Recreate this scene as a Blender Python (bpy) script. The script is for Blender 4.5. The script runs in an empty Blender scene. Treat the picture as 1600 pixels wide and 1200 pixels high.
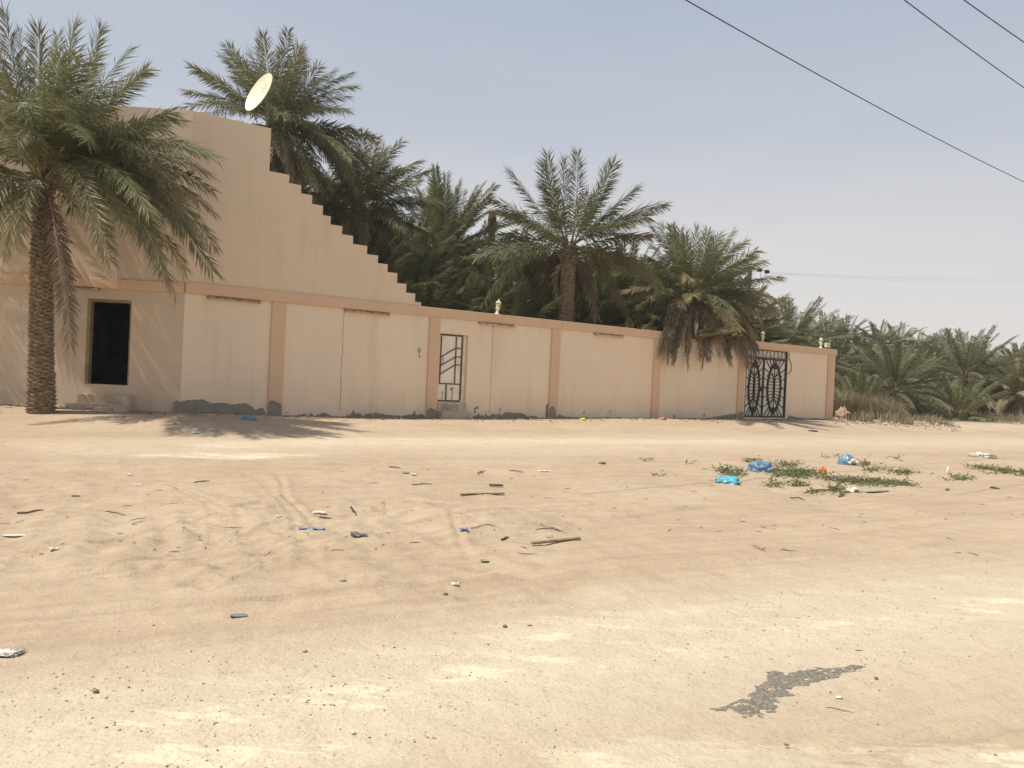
import bpy, bmesh, math, random
import numpy as np
from mathutils import Vector, Matrix, noise as mnoise
R = math.radians
sc = bpy.context.scene
COL = sc.collection

# ---------------------------------------------------------------- camera
F = 1200.0
ROLL, PITCH, CZ = R(2.6), R(0.24), 1.12
cr, sr, cp, sp = math.cos(ROLL), math.sin(ROLL), math.cos(PITCH), math.sin(PITCH)
fwd = Vector((0, cp, -sp))
rt0, up0 = Vector((1, 0, 0)), Vector((0, sp, cp))
rt = rt0*cr + up0*sr
up = up0*cr - rt0*sr
CAM = Vector((0, 0, CZ))
cd = bpy.data.cameras.new('camera'); cam = bpy.data.objects.new('camera', cd); COL.objects.link(cam)
M = Matrix.Identity(4)
for i, v in enumerate((rt, up, -fwd)):
    for j in range(3): M[j][i] = v[j]
M.translation = CAM
cam.matrix_world = M
cd.sensor_width = 36; cd.lens = 36*F/1600
cd.clip_start = 0.1; cd.clip_end = 3000
sc.camera = cam

# ---------------------------------------------------------------- world and sun
SUN_EL = R(60); SH = Vector((-0.925, -0.38, 0)).normalized()
sund = Vector((SH.x*math.cos(SUN_EL), SH.y*math.cos(SUN_EL), math.sin(SUN_EL)))
w = bpy.data.worlds.new('World'); sc.world = w; w.use_nodes = True
nt = w.node_tree; nt.nodes.clear()
out = nt.nodes.new('ShaderNodeOutputWorld'); bg = nt.nodes.new('ShaderNodeBackground')
sky = nt.nodes.new('ShaderNodeTexSky'); sky.sky_type = 'NISHITA'; sky.sun_disc = False
sky.sun_elevation = SUN_EL; sky.sun_rotation = math.atan2(SH.x, SH.y)
sky.air_density = 1.0; sky.dust_density = 3.0; sky.ozone_density = 1.0; sky.altitude = 400
# desert dust: the real sky light is greyer than clean air, most of all low down
hz = nt.nodes.new('ShaderNodeMix'); hz.data_type = 'RGBA'
tc = nt.nodes.new('ShaderNodeTexCoord'); sx = nt.nodes.new('ShaderNodeSeparateXYZ')
mr = nt.nodes.new('ShaderNodeValToRGB')
mr.color_ramp.elements[0].position = 0.0; mr.color_ramp.elements[0].color = (7.4, 6.95, 6.6, 1)
mr.color_ramp.elements[1].position = 0.62; mr.color_ramp.elements[1].color = (3.2, 3.85, 5.1, 1)
e = mr.color_ramp.elements.new(0.16); e.color = (6.7, 6.4, 6.25, 1)
e = mr.color_ramp.elements.new(0.32); e.color = (4.95, 5.25, 5.85, 1)
snz = nt.nodes.new('ShaderNodeTexNoise'); snz.inputs['Scale'].default_value = 2.2; snz.inputs['Detail'].default_value = 5
smp = nt.nodes.new('ShaderNodeMapping'); smp.inputs['Scale'].default_value = (1, 1, 5)
sadd = nt.nodes.new('ShaderNodeMath'); sadd.operation = 'MULTIPLY_ADD'; sadd.inputs[1].default_value = -0.16
ssub = nt.nodes.new('ShaderNodeMath'); ssub.operation = 'ADD'; ssub.inputs[1].default_value = 0.08
nt.links.new(tc.outputs['Generated'], sx.inputs[0]); nt.links.new(tc.outputs['Generated'], smp.inputs[0])
nt.links.new(smp.outputs[0], snz.inputs['Vector'])
nt.links.new(snz.outputs['Fac'], sadd.inputs[0]); nt.links.new(sx.outputs['Z'], sadd.inputs[2])
nt.links.new(sadd.outputs[0], ssub.inputs[0]); nt.links.new(ssub.outputs[0], mr.inputs[0])
hz.inputs[0].default_value = 0.85
nt.links.new(sky.outputs[0], hz.inputs[6]); nt.links.new(mr.outputs[0], hz.inputs[7])
nt.links.new(hz.outputs[2], bg.inputs[0]); bg.inputs[1].default_value = 0.1
nt.links.new(bg.outputs[0], out.inputs[0])
sl = bpy.data.lights.new('sun', 'SUN'); so = bpy.data.objects.new('sun', sl); COL.objects.link(so)
sl.energy = 4.2; sl.angle = R(0.6); sl.color = (1.0, 0.93, 0.82)
so.rotation_euler = sund.to_track_quat('Z', 'Y').to_euler(); so.location = (-20, -10, 40)
sc.view_settings.view_transform = 'Standard'; sc.view_settings.look = 'None'
sc.view_settings.exposure = 0.24; sc.view_settings.gamma = 1.0
sc.view_settings.use_curve_mapping = False
sc.cycles.max_bounces = 6; sc.cycles.diffuse_bounces = 4; sc.cycles.transparent_max_bounces = 6
sc.cycles.use_denoising = True

# ---------------------------------------------------------------- projection helpers
def ray(px, py):
    d = rt*((px-800)/F) + up*((600-py)/F) + fwd
    return d/d.y
def at(px, py, Y): return CAM + ray(px, py)*Y
vr = ray(2517, 673)
UA = Vector((vr.x, vr.y, 0)).normalized(); NA = Vector((UA.y, -UA.x, 0))
UL = Vector((math.cos(R(4)), math.sin(R(4)), 0)); NL = Vector((UL.y, -UL.x, 0))
C0 = at(283, 600, 19.1); C0.z = 0
def onplane(px, py, U, N, off=0.0):
    d = ray(px, py); o = C0 + N*off
    t = (o-CAM).dot(N)/d.dot(N); p = CAM + d*t
    return (p-C0).dot(U), p.z
def A(px, py, off=0.0): return onplane(px, py, UA, NA, off)
def L(px, py, off=0.0): return onplane(px, py, UL, NL, off)
def PA(s, n, z): return C0 + UA*s + NA*n + Vector((0, 0, z))
def PL(s, n, z): return C0 + UL*s + NL*n + Vector((0, 0, z))

# ---------------------------------------------------------------- value noise
def vnoise(x, y, seed=0):
    xi = np.floor(x).astype(np.int64); yi = np.floor(y).astype(np.int64)
    fx = x-xi; fy = y-yi; fx = fx*fx*(3-2*fx); fy = fy*fy*(3-2*fy)
    def h(a, b):
        n = (a*374761393 + b*668265263 + seed*1274126177) & 0xffffffff
        n = ((n ^ (n >> 13))*1274126177) & 0xffffffff
        n = n ^ (n >> 16)
        return (n & 0xffff)/65535.0*2-1
    return (h(xi, yi)*(1-fx)+h(xi+1, yi)*fx)*(1-fy) + (h(xi, yi+1)*(1-fx)+h(xi+1, yi+1)*fx)*fy
def fbm(x, y, o=4, seed=0):
    s = 0; a = 1.0
    for i in range(o):
        s = s + a*vnoise(x*2**i+17.3*i, y*2**i+5.1*i, seed+i); a *= 0.5
    return s
def sst(a, b, x):
    t = np.clip((x-a)/(b-a), 0, 1); return t*t*(3-2*t)

# ---------------------------------------------------------------- ground height
def gbase(x, y):
    x = np.asarray(x, float); y = np.asarray(y, float)
    s = (x-C0.x)*UA.x + (y-C0.y)*UA.y
    n = (x-C0.x)*NA.x + (y-C0.y)*NA.y
    nl = (x-C0.x)*NL.x + (y-C0.y)*NL.y
    w_ = sst(-1.5, 1.5, s)
    dist = n*w_ + nl*(1-w_)                      # distance in front of the walls
    z = -0.30*sst(0.5, 4.2, dist) - 0.08*sst(4, 12, dist)
    z = z - 0.13*np.exp(-((s-7)/7.0)**2)*sst(3.0, 0, np.abs(dist))
    z = z + 0.34*sst(38, 60, y)*sst(0.2, 4.2, dist)
    return z
# track directions (world) measured along the road: parallel to the wall, swinging right
def track_coord(x, y, ang):
    c, s_ = math.cos(ang), math.sin(ang)
    return x*c+y*s_, -x*s_+y*c
def gdetail(x, y):
    x = np.asarray(x, float); y = np.asarray(y, float)
    near = sst(40, 12, y)
    z = 0.012*fbm(x*0.8, y*0.8, 4, 3)*near
    # churned sand with wheel hummocks in the middle strip, mostly on the left
    m = sst(4.6, 5.6, y)*sst(10.5, 8.5, y)*sst(2.2, -0.8, x)
    z = z + m*(0.040*fbm(x*1.5+0.6*y, y*1.3, 3, 11) + 0.018*(0.5-np.abs(fbm(x*3.1-1.4*y, y*2.6+0.8*x, 3, 13))) + 0.007*fbm(x*9, y*9, 2, 15))
    m1 = sst(4.9, 5.8, y)*sst(8.4, 7.2, y)*sst(1.0, -0.6, x)*sst(-5.2, -3.8, x)
    z = z - m1*0.030*np.abs(np.sin((x*0.9+y*0.50)*7.5+1.3*vnoise(x*1.2, y*1.2, 5)))**1.5*(0.55+0.45*vnoise(x*2, y*2, 7))
    m2 = sst(6.0, 9.0, y)*sst(16, 12, y)
    z = z + sst(20, 9, y)*(0.0035*fbm(x*7, y*9, 3, 41))
    z = z + m2*0.026*fbm(x*1.1, y*1.1, 3, 23)
    # tyre lines
    for (x0, y0, x1, y1, dep, wd) in RUTS:
        dx, dy = x1-x0, y1-y0; ln = math.hypot(dx, dy); dx /= ln; dy /= ln
        a = (x-x0)*dx+(y-y0)*dy; b = -(x-x0)*dy+(y-y0)*dx + 0.05*vnoise(a*0.6, a*0, 31)
        g = np.exp(-(b/wd)**2); e2 = np.exp(-((np.abs(b)-wd*1.9)/(wd*0.8))**2)
        z = z + (2.5*dep*(-g+0.55*e2))*sst(-0.5, 0.8, a)*sst(ln+0.5, ln-0.8, a)*(0.65+0.35*vnoise(a*1.3, a*0+3, 37))
    for (pts, wd, pitch, dep) in TREADS:
        s0 = 0.
        for (x0, y0), (x1, y1) in zip(pts[:-1], pts[1:]):
            dx, dy = x1-x0, y1-y0; ln = math.hypot(dx, dy); dx /= ln; dy /= ln
            a = (x-x0)*dx+(y-y0)*dy; b = -(x-x0)*dy+(y-y0)*dx
            on = (a >= 0) & (a < ln); e_ = sst(wd, wd*.75, np.abs(b))*on*(.55+.45*vnoise(a+s0, b, 55))
            lug = np.clip(np.sin((a+s0+np.abs(b)*.8)*2*math.pi/pitch)*1.6, -1, 1)
            z = z + e_*dep*(.55*lug-.6) + on*dep*.9*np.exp(-((np.abs(b)-wd*1.12)/(wd*.16))**2)
            s0 += ln
    return z
TREADS = []
RUTS = []
def G0(px, py):
    d = ray(px, py); t = -(CZ+0.3)/d.z if d.z < 0 else 100
    for _ in range(30):
        p = CAM + d*t
        zz = float(gbase(p.x, p.y)); t = t*0.5 + 0.5*(CZ-zz)/(-d.z)
    return CAM + d*t
for (a, b, dep, wd) in [((0, 968), (1560, 845), .011, .05), ((0, 1045), (1000, 925), .010, .055), ((0, 1005), (700, 925), .007, .04),
                        ((420, 960), (1600, 872), .007, .05), ((640, 850), (1600, 735), .012, .07), ((300, 870), (1150, 790), .010, .06),
                        ((0, 905), (620, 868), .012, .07), ((1150, 1165), (1600, 1085), .006, .05), ((1230, 1195), (1600, 1120), .006, .05),
                        ((430, 740), (505, 850), .014, .035), ((700, 800), (735, 868), .012, .03), ((0, 700), (1600, 700), .012, .12),
                        ((0, 726), (1600, 716), .010, .12), ((800, 960), (1600, 905), .006, .08)]:
    p, q = G0(*a), G0(*b); RUTS.append((p.x, p.y, q.x, q.y, dep, wd))
for pth, wd, pitch, dep in [([(150, 905), (330, 850), (560, 800), (900, 762)], .13, .15, .020), ([(300, 922), (420, 868), (520, 838), (760, 806), (1100, 770)], .12, .14, .017),
                            ([(380, 735), (440, 775), (475, 830), (480, 890)], .11, .13, .018), ([(250, 745), (330, 790), (345, 850)], .11, .13, .015), ([(-60, 880), (200, 842), (420, 790)], .13, .15, .018)]:
    q_ = [G0(*p_).xy for p_ in pth]; fine_ = []
    for k in range(len(q_)-1):      # smooth the path
        p0_, p1_, p2_, p3_ = q_[max(k-1, 0)], q_[k], q_[k+1], q_[min(k+2, len(q_)-1)]
        for j in range(6):
            u = j/6; v_ = .5*((2*p1_)+(p2_-p0_)*u+(2*p0_-5*p1_+4*p2_-p3_)*u*u+(3*p1_-p0_-3*p2_+p3_)*u**3); fine_.append((v_.x, v_.y))
    fine_.append(tuple(q_[-1])); TREADS.append((fine_, wd, pitch, dep))
def gz(x, y): return float(gbase(x, y)+gdetail(x, y))
def G(px, py):
    p = G0(px, py); p.z = gz(p.x, p.y); return p

# ---------------------------------------------------------------- mesh / object helpers
class MB:
    def __init__(s): s.v = []; s.f = []
    def add(s, v, f):
        o = len(s.v); s.v += [tuple(p) for p in v]; s.f += [tuple(i+o for i in q) for q in f]; return s
    def box(s, p0, U, N, Z, a, b, c):
        """box from p0 with extents a along U, b along N, c along Z (tuples lo,hi)"""
        vs = [p0+U*x+N*y+Z*z for z in c for y in b for x in a]
        s.add(vs, [(0, 1, 3, 2), (4, 6, 7, 5), (0, 4, 5, 1), (2, 3, 7, 6), (0, 2, 6, 4), (1, 5, 7, 3)]); return s
    def tube(s, pts, rs, n=6, caps=True):
        pts = [Vector(p) for p in pts]; o = len(s.v)
        if not hasattr(rs, '__len__'): rs = [rs]*len(pts)
        ref = None
        for i, p in enumerate(pts):
            t = (pts[min(i+1, len(pts)-1)]-pts[max(i-1, 0)]).normalized()
            if ref is None: ref = t.orthogonal().normalized()
            a = (ref - t*ref.dot(t)).normalized(); b = t.cross(a); ref = a
            for k in range(n):
                th = 2*math.pi*k/n; s.v.append(tuple(p + (a*math.cos(th)+b*math.sin(th))*rs[i]))
        for i in range(len(pts)-1):
            for k in range(n):
                k2 = (k+1) % n
                s.f.append((o+i*n+k, o+i*n+k2, o+(i+1)*n+k2, o+(i+1)*n+k))
        if caps:
            s.f.append(tuple(o+k for k in range(n))[::-1]); s.f.append(tuple(o+(len(pts)-1)*n+k for k in range(n)))
        return s
    def lathe(s, c, prof, n=16, ax=None):
        o = len(s.v); c = Vector(c)
        ax = (ax or Vector((0, 0, 1))).normalized()
        a = ax.orthogonal().normalized(); b = ax.cross(a)
        if abs(ax.z) > .999: a, b = Vector((1, 0, 0)), Vector((0, 1, 0))
        for (r, z) in prof:
            for k in range(n):
                th = 2*math.pi*(k+.5)/n; s.v.append(tuple(c+ax*z+(a*math.cos(th)+b*math.sin(th))*r))
        for i in range(len(prof)-1):
            for k in range(n):
                k2 = (k+1) % n
                s.f.append((o+i*n+k, o+i*n+k2, o+(i+1)*n+k2, o+(i+1)*n+k))
        s.f.append(tuple(o+k for k in range(n))[::-1]); s.f.append(tuple(o+(len(prof)-1)*n+k for k in range(n)))
        return s
    def build(s, name, m, parent=None, smooth=False, bevel=0, base=None):
        org = parent_world(parent) if parent else (base if base is not None else Vector((0, 0, 0)))
        me = bpy.data.meshes.new(name)
        me.from_pydata([(x-org.x, y-org.y, z-org.z) for x, y, z in s.v], [], s.f); me.update()
        bm = bmesh.new(); bm.from_mesh(me)
        if bevel:
            bmesh.ops.bevel(bm, geom=bm.edges[:], offset=bevel, segments=1, affect='EDGES', clamp_overlap=True)
        bmesh.ops.recalc_face_normals(bm, faces=bm.faces); bm.to_mesh(me); bm.free()
        o = bpy.data.objects.new(name, me); COL.objects.link(o)
        if m: me.materials.append(m)
        if parent: o.parent = parent
        else: o.location = org
        if smooth: me.polygons.foreach_set('use_smooth', [True]*len(me.polygons))
        return o
def parent_world(p):
    v = Vector(p.location)
    return v + (parent_world(p.parent) if p.parent else Vector((0, 0, 0)))
def tag(o, label=None, cat=None, group=None, kind=None):
    if label: o['label'] = label
    if cat: o['category'] = cat
    if group: o['group'] = group
    if kind: o['kind'] = kind
    return o
def empty(name, loc, label, cat, group=None):
    o = bpy.data.objects.new(name, None); COL.objects.link(o); o.location = loc; o.empty_display_size = .3
    return tag(o, label, cat, group)
def slab(mb, P, xs, zs, solid, n0, n1):
    """wall made from a grid of cells; solid(i,j) says which cells are wall"""
    S = [[solid(i, j) for j in range(len(zs)-1)] for i in range(len(xs)-1)]
    def ok(i, j): return 0 <= i < len(xs)-1 and 0 <= j < len(zs)-1 and S[i][j]
    for i in range(len(xs)-1):
        for j in range(len(zs)-1):
            if not S[i][j]: continue
            a, b, c, d = xs[i], xs[i+1], zs[j], zs[j+1]
            q = lambda pts: mb.add([P(*p) for p in pts], [(0, 1, 2, 3)])
            q([(a, n1, c), (b, n1, c), (b, n1, d), (a, n1, d)]); q([(b, n0, c), (a, n0, c), (a, n0, d), (b, n0, d)])
            if not ok(i-1, j): q([(a, n0, c), (a, n1, c), (a, n1, d), (a, n0, d)])
            if not ok(i+1, j): q([(b, n1, c), (b, n0, c), (b, n0, d), (b, n1, d)])
            if not ok(i, j-1): q([(a, n0, c), (b, n0, c), (b, n1, c), (a, n1, c)])
            if not ok(i, j+1): q([(a, n1, d), (b, n1, d), (b, n0, d), (a, n0, d)])

# ---------------------------------------------------------------- materials
def N_(t, ty, **kw):
    n = t.nodes.new(ty)
    for k, v in kw.items():
        if k.startswith('i_'): n.inputs[k[2:].replace('_', ' ')].default_value = v
        else: setattr(n, k, v)
    return n
def mixc(t, fac, a, b):
    m = t.nodes.new('ShaderNodeMix'); m.data_type = 'RGBA'
    for i, v in ((0, fac), (6, a), (7, b)):
        if hasattr(v, 'is_linked') or isinstance(v, bpy.types.NodeSocket): t.links.new(v, m.inputs[i])
        else: m.inputs[i].default_value = v if i == 0 else (*v, 1)
    return m.outputs[2]
def ramp(t, fac, lo, hi, a=0.0, b=1.0):
    m = t.nodes.new('ShaderNodeMapRange'); m.interpolation_type = 'SMOOTHSTEP'
    t.links.new(fac, m.inputs[0])
    m.inputs[1].default_value = lo; m.inputs[2].default_value = hi; m.inputs[3].default_value = a; m.inputs[4].default_value = b
    return m.outputs[0]
def mth(t, op, a, b=None, c=None):
    m = t.nodes.new('ShaderNodeMath'); m.operation = op
    for i, v in enumerate((a, b, c)):
        if v is None: continue
        if isinstance(v, bpy.types.NodeSocket): t.links.new(v, m.inputs[i])
        else: m.inputs[i].default_value = v
    return m.outputs[0]
def nz(t, scale, detail=4, vec=None, sc3=None, rough=.55):
    n = t.nodes.new('ShaderNodeTexNoise'); n.inputs['Scale'].default_value = scale; n.inputs['Detail'].default_value = detail
    n.inputs['Roughness'].default_value = rough
    if vec is None:
        g = t.nodes.new('ShaderNodeNewGeometry'); vec = g.outputs['Position']
    if sc3:
        mp = t.nodes.new('ShaderNodeMapping'); mp.inputs['Scale'].default_value = sc3; t.links.new(vec, mp.inputs[0]); vec = mp.outputs[0]
    t.links.new(vec, n.inputs['Vector']); return n.outputs['Fac']
def newmat(name):
    m = bpy.data.materials.new(name); m.use_nodes = True; t = m.node_tree
    b = t.nodes['Principled BSDF']; b.inputs['Roughness'].default_value = .9
    b.inputs['Specular IOR Level'].default_value = .2
    return m, t, b
def bump(t, b, h, strength=.3, dist=.02):
    n = t.nodes.new('ShaderNodeBump'); n.inputs['Strength'].default_value = strength; n.inputs['Distance'].default_value = dist
    t.links.new(h, n.inputs['Height']); t.links.new(n.outputs[0], b.inputs['Normal'])
def simple(name, c1, c2=None, scale=6, rough=.85, metal=0, bs=.2, bd=.01, spec=.2, sc3=None, obj=True):
    m, t, b = newmat(name); b.inputs['Roughness'].default_value = rough; b.inputs['Metallic'].default_value = metal
    b.inputs['Specular IOR Level'].default_value = spec
    vec = None
    if obj:
        tcn = t.nodes.new('ShaderNodeTexCoord'); vec = tcn.outputs['Object']
    f = nz(t, scale, 5, vec, sc3)
    c2 = c2 or tuple(x*.7 for x in c1)
    t.links.new(mixc(t, ramp(t, f, .38, .62), c1, c2), b.inputs['Base Color'])
    bump(t, b, nz(t, scale*4, 4, vec), bs, bd)
    return m
def plaster(name, col, dirt, streak=.35):
    m, t, b = newmat(name)
    g = t.nodes.new('ShaderNodeNewGeometry'); P = g.outputs['Position']
    sep = t.nodes.new('ShaderNodeSeparateXYZ'); t.links.new(P, sep.inputs[0])
    big = nz(t, .45, 4, P); st = nz(t, 1.0, 5, P, (2.6, 2.6, .28)); fine = nz(t, 9, 5, P)
    c = mixc(t, ramp(t, big, .35, .68), col, tuple(x*y for x, y in zip(col, (1.06, 1.05, 1.03))))
    c = mixc(t, mth(t, 'MULTIPLY', ramp(t, st, .50, .80), streak), c, dirt)
    c = mixc(t, mth(t, 'MULTIPLY', ramp(t, fine, .45, .75), .12), c, dirt)
    low = ramp(t, sep.outputs['Z'], 1.1, -.1)
    lown = mth(t, 'MULTIPLY', low, ramp(t, nz(t, 1.7, 5, P), .35, .7))
    c = mixc(t, mth(t, 'MULTIPLY', lown, .45), c, dirt)
    t.links.new(c, b.inputs['Base Color'])
    bump(t, b, mth(t, 'ADD', nz(t, 30, 4, P), mth(t, 'MULTIPLY', nz(t, 3, 3, P), 1.5)), .25, .012)
    return m
MAT = {}
MAT['panel'] = plaster('panel_plaster', (.765, .615, .455), (.60, .475, .34), .5)
MAT['upper'] = plaster('upper_plaster', (.675, .53, .375), (.53, .41, .285), .55)
MAT['band'] = plaster('band_paint', (.64, .44, .285), (.50, .355, .235), .45)
MAT['front'] = plaster('front_plaster', (.59, .47, .345), (.45, .355, .255), .5)
MAT['cement'] = simple('bare_cement', (.27, .245, .19), (.23, .21, .165), 7, .95, bs=.25, bd=.01, obj=False)
MAT['step'] = simple('step_cement', (.53, .44, .335), (.42, .34, .25), 3, .95, bs=.4, obj=False)
MAT['goldframe'] = simple('door_frame_paint', (.30, .24, .14), (.22, .17, .10), 4, .7)
MAT['dark'] = simple('room_shade', (.05, .04, .03), (.03, .025, .02), 2, 1.0, spec=.02)  # near-black colour stands in for the shade of unlit rooms
MAT['curtain'] = simple('window_grille_iron', (.10, .075, .05), (.05, .04, .03), 6, .7)
MAT['tube'] = simple('light_fitting_old', (.50, .40, .26), (.30, .20, .11), 9, .7)
MAT['fitting'] = simple('light_fitting_body', (.34, .24, .15), (.22, .14, .08), 9, .8)
MAT['whitepaint'] = simple('white_door_paint', (.82, .76, .63), (.74, .67, .54), 2.5, .55, spec=.35)
MAT['brownbar'] = simple('rusty_brown_bar', (.16, .105, .06), (.09, .055, .03), 12, .75)
MAT['rust'] = simple('rust_stain', (.36, .15, .06), (.45, .35, .25), 14, .9)
MAT['iron'] = simple('gate_iron', (.03, .025, .02), (.05, .035, .025), 14, .65)
MAT['gatewhite'] = simple('gate_sheet', (.74, .68, .58), (.64, .58, .48), 3, .6)
MAT['cream'] = simple('lamp_cream', (.78, .72, .52), (.68, .62, .42), 9, .5, spec=.4)
MAT['lampglass'] = simple('lamp_glass', (.60, .56, .42), (.46, .42, .30), 9, .25, spec=.6)
MAT['dish'] = simple('dish_cream', (.80, .76, .58), (.74, .68, .50), 3, .5, spec=.35)
MAT['dishmark'] = simple('dish_mark', (.62, .42, .36), None, 6, .6)
MAT['steel'] = simple('grey_steel', (.20, .19, .17), (.13, .12, .11), 8, .55, .4)
MAT['pole'] = simple('pole_wood', (.12, .11, .10), (.08, .07, .06), 5, .9)
MAT['black'] = simple('black_rubber', (.02, .02, .022), (.03, .03, .03), 8, .6)
MAT['wire'] = simple('cable_grey', (.055, .06, .07), (.04, .045, .05), 8, .6)
MAT['ink'] = simple('wall_pen_mark', (.10, .085, .075), (.16, .13, .11), 20, .9)
MAT['roofm'] = simple('roof_screed', (.40, .34, .26), None, 2, .95)
MAT['wood'] = simple('weathered_wood', (.22, .165, .10), (.13, .095, .06), 10, .9, sc3=(1, 1, 1))
MAT['wood2'] = simple('dark_twig', (.17, .12, .08), (.10, .07, .045), 12, .9)
MAT['stone'] = simple('pale_stone', (.52, .44, .32), (.40, .33, .23), 12, .95, bs=.5)
MAT['dstone'] = simple('brown_stone', (.24, .18, .12), (.16, .12, .08), 12, .95, bs=.5)
MAT['white'] = simple('white_scrap', (.72, .68, .58), (.60, .55, .45), 12, .7)
MAT['blue'] = simple('blue_plastic', (.10, .20, .31), (.17, .29, .38), 8, .35, spec=.5)
MAT['cyan'] = simple('cyan_plastic', (.09, .37, .46), (.16, .45, .52), 8, .35, spec=.5)
MAT['bluegrey'] = simple('faded_blue_sheet', (.17, .24, .36), (.24, .30, .40), 14, .6, spec=.35)
MAT['navy'] = simple('navy_plastic', (.02, .035, .08), None, 8, .4, spec=.5)
MAT['red'] = simple('faded_red', (.50, .10, .06), (.55, .2, .12), 8, .6)
MAT['orange'] = simple('orange_plastic', (.70, .16, .03), (.5, .3, .08), 8, .4)
MAT['green'] = simple('green_scrap', (.16, .24, .10), (.45, .42, .28), 30, .6)
MAT['palegreen'] = simple('pale_green_sheet', (.30, .36, .27), (.40, .38, .28), 9, .6)
MAT['grey'] = simple('grey_rag', (.16, .17, .17), (.24, .24, .22), 12, .8)
MAT['yellow'] = simple('yellow_plastic', (.75, .58, .05), None, 8, .4)
MAT['pink'] = simple('pink_plastic', (.55, .22, .26), None, 8, .5)
MAT['brick'] = simple('red_brown_rubble', (.33, .19, .13), (.42, .31, .22), 6, .95, bs=.6)

_a, _b = G0(0, 1130), G0(1500, 930); TRK = math.atan2(_b.y-_a.y, _b.x-_a.x)
def ground_mat():
    m, t, b = newmat('desert_sand')
    g = t.nodes.new('ShaderNodeNewGeometry'); P = g.outputs['Position']
    def attr(n): a = t.nodes.new('ShaderNodeAttribute'); a.attribute_name = n; return a.outputs['Fac']
    big = nz(t, .5, 6, P); mid = nz(t, 3.2, 6, P, rough=.65); fine = nz(t, 42, 5, P, rough=.7); streak = nz(t, 1.0, 6, P, (1.0, 4.5, 1), rough=.65)
    c = mixc(t, ramp(t, big, .35, .65), (.455, .345, .236), (.508, .396, .276))
    c = mixc(t, mth(t, 'MULTIPLY', ramp(t, mid, .42, .7), .45), c, (.355, .265, .170))
    mpv = t.nodes.new('ShaderNodeMapping'); mpv.vector_type = 'TEXTURE'; mpv.inputs['Rotation'].default_value = (0, 0, TRK); t.links.new(P, mpv.inputs[0]); PT_ = mpv.outputs[0]
    trk = nz(t, 1.0, 7, PT_, (.35, 7.5, 1), rough=.7); trk2 = nz(t, 1.0, 5, PT_, (1.2, 28, 1), rough=.6)
    c = mixc(t, mth(t, 'MULTIPLY', ramp(t, trk, .46, .66), .40), c, (.36, .272, .178))
    c = mixc(t, mth(t, 'MULTIPLY', ramp(t, trk, .54, .36), .30), c, (.53, .425, .29))
    c = mixc(t, mth(t, 'MULTIPLY', ramp(t, trk2, .52, .72), .22), c, (.34, .26, .17))
    c = mixc(t, mth(t, 'MULTIPLY', ramp(t, nz(t, 16, 5, P, rough=.7), .5, .72), .30), c, (.36, .27, .175))
    c = mixc(t, mth(t, 'MULTIPLY', attr('roadsoft'), .78), c, (.585, .495, .368))
    # pale caliche crust of the driven track
    pf = mth(t, 'ADD', attr('pale'), mth(t, 'MULTIPLY_ADD', streak, 1.7, -.85))
    pf = mth(t, 'ADD', pf, mth(t, 'MULTIPLY_ADD', nz(t, 7, 5, P, (1, 2.2, 1)), .9, -.45))
    c = mixc(t, mth(t, 'MULTIPLY', ramp(t, pf, .50, .72), .75), c, (.60, .515, .365))
    c = mixc(t, mth(t, 'MULTIPLY', ramp(t, pf, .92, 1.04), .9), c, (.70, .62, .455))
    gf = mth(t, 'ADD', attr('greyish'), mth(t, 'MULTIPLY_ADD', nz(t, 2.0, 5, P, (1, 2.5, 1)), 1.2, -.6))
    c = mixc(t, mth(t, 'MULTIPLY', ramp(t, gf, .45, 1.0), .6), c, (.525, .445, .325))
    c = mixc(t, mth(t, 'MULTIPLY', ramp(t, fine, .52, .70), .34), c, (.27, .195, .12))
    c = mixc(t, mth(t, 'MULTIPLY', ramp(t, mth(t, 'ADD', nz(t, 26, 4, P, rough=.75), mth(t, 'MULTIPLY', attr('roadsoft'), .05)), .66, .70), .5), c, (.25, .195, .13))
    c = mixc(t, mth(t, 'MULTIPLY', ramp(t, nz(t, 75, 3, P), .62, .72), .3), c, (.70, .62, .47))
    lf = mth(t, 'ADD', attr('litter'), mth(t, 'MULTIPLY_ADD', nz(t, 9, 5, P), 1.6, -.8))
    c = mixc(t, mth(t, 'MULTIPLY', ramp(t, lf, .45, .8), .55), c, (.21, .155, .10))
    t.links.new(c, b.inputs['Base Color']); b.inputs['Roughness'].default_value = .97; b.inputs['Specular IOR Level'].default_value = .1
    h = mth(t, 'ADD', mth(t, 'MULTIPLY', nz(t, 6, 5, P), 1.0), mth(t, 'MULTIPLY', nz(t, 45, 4, P, rough=.7), .30))
    h = mth(t, 'ADD', h, mth(t, 'MULTIPLY', trk2, .5)); bump(t, b, h, .7, .05)
    return m
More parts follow.
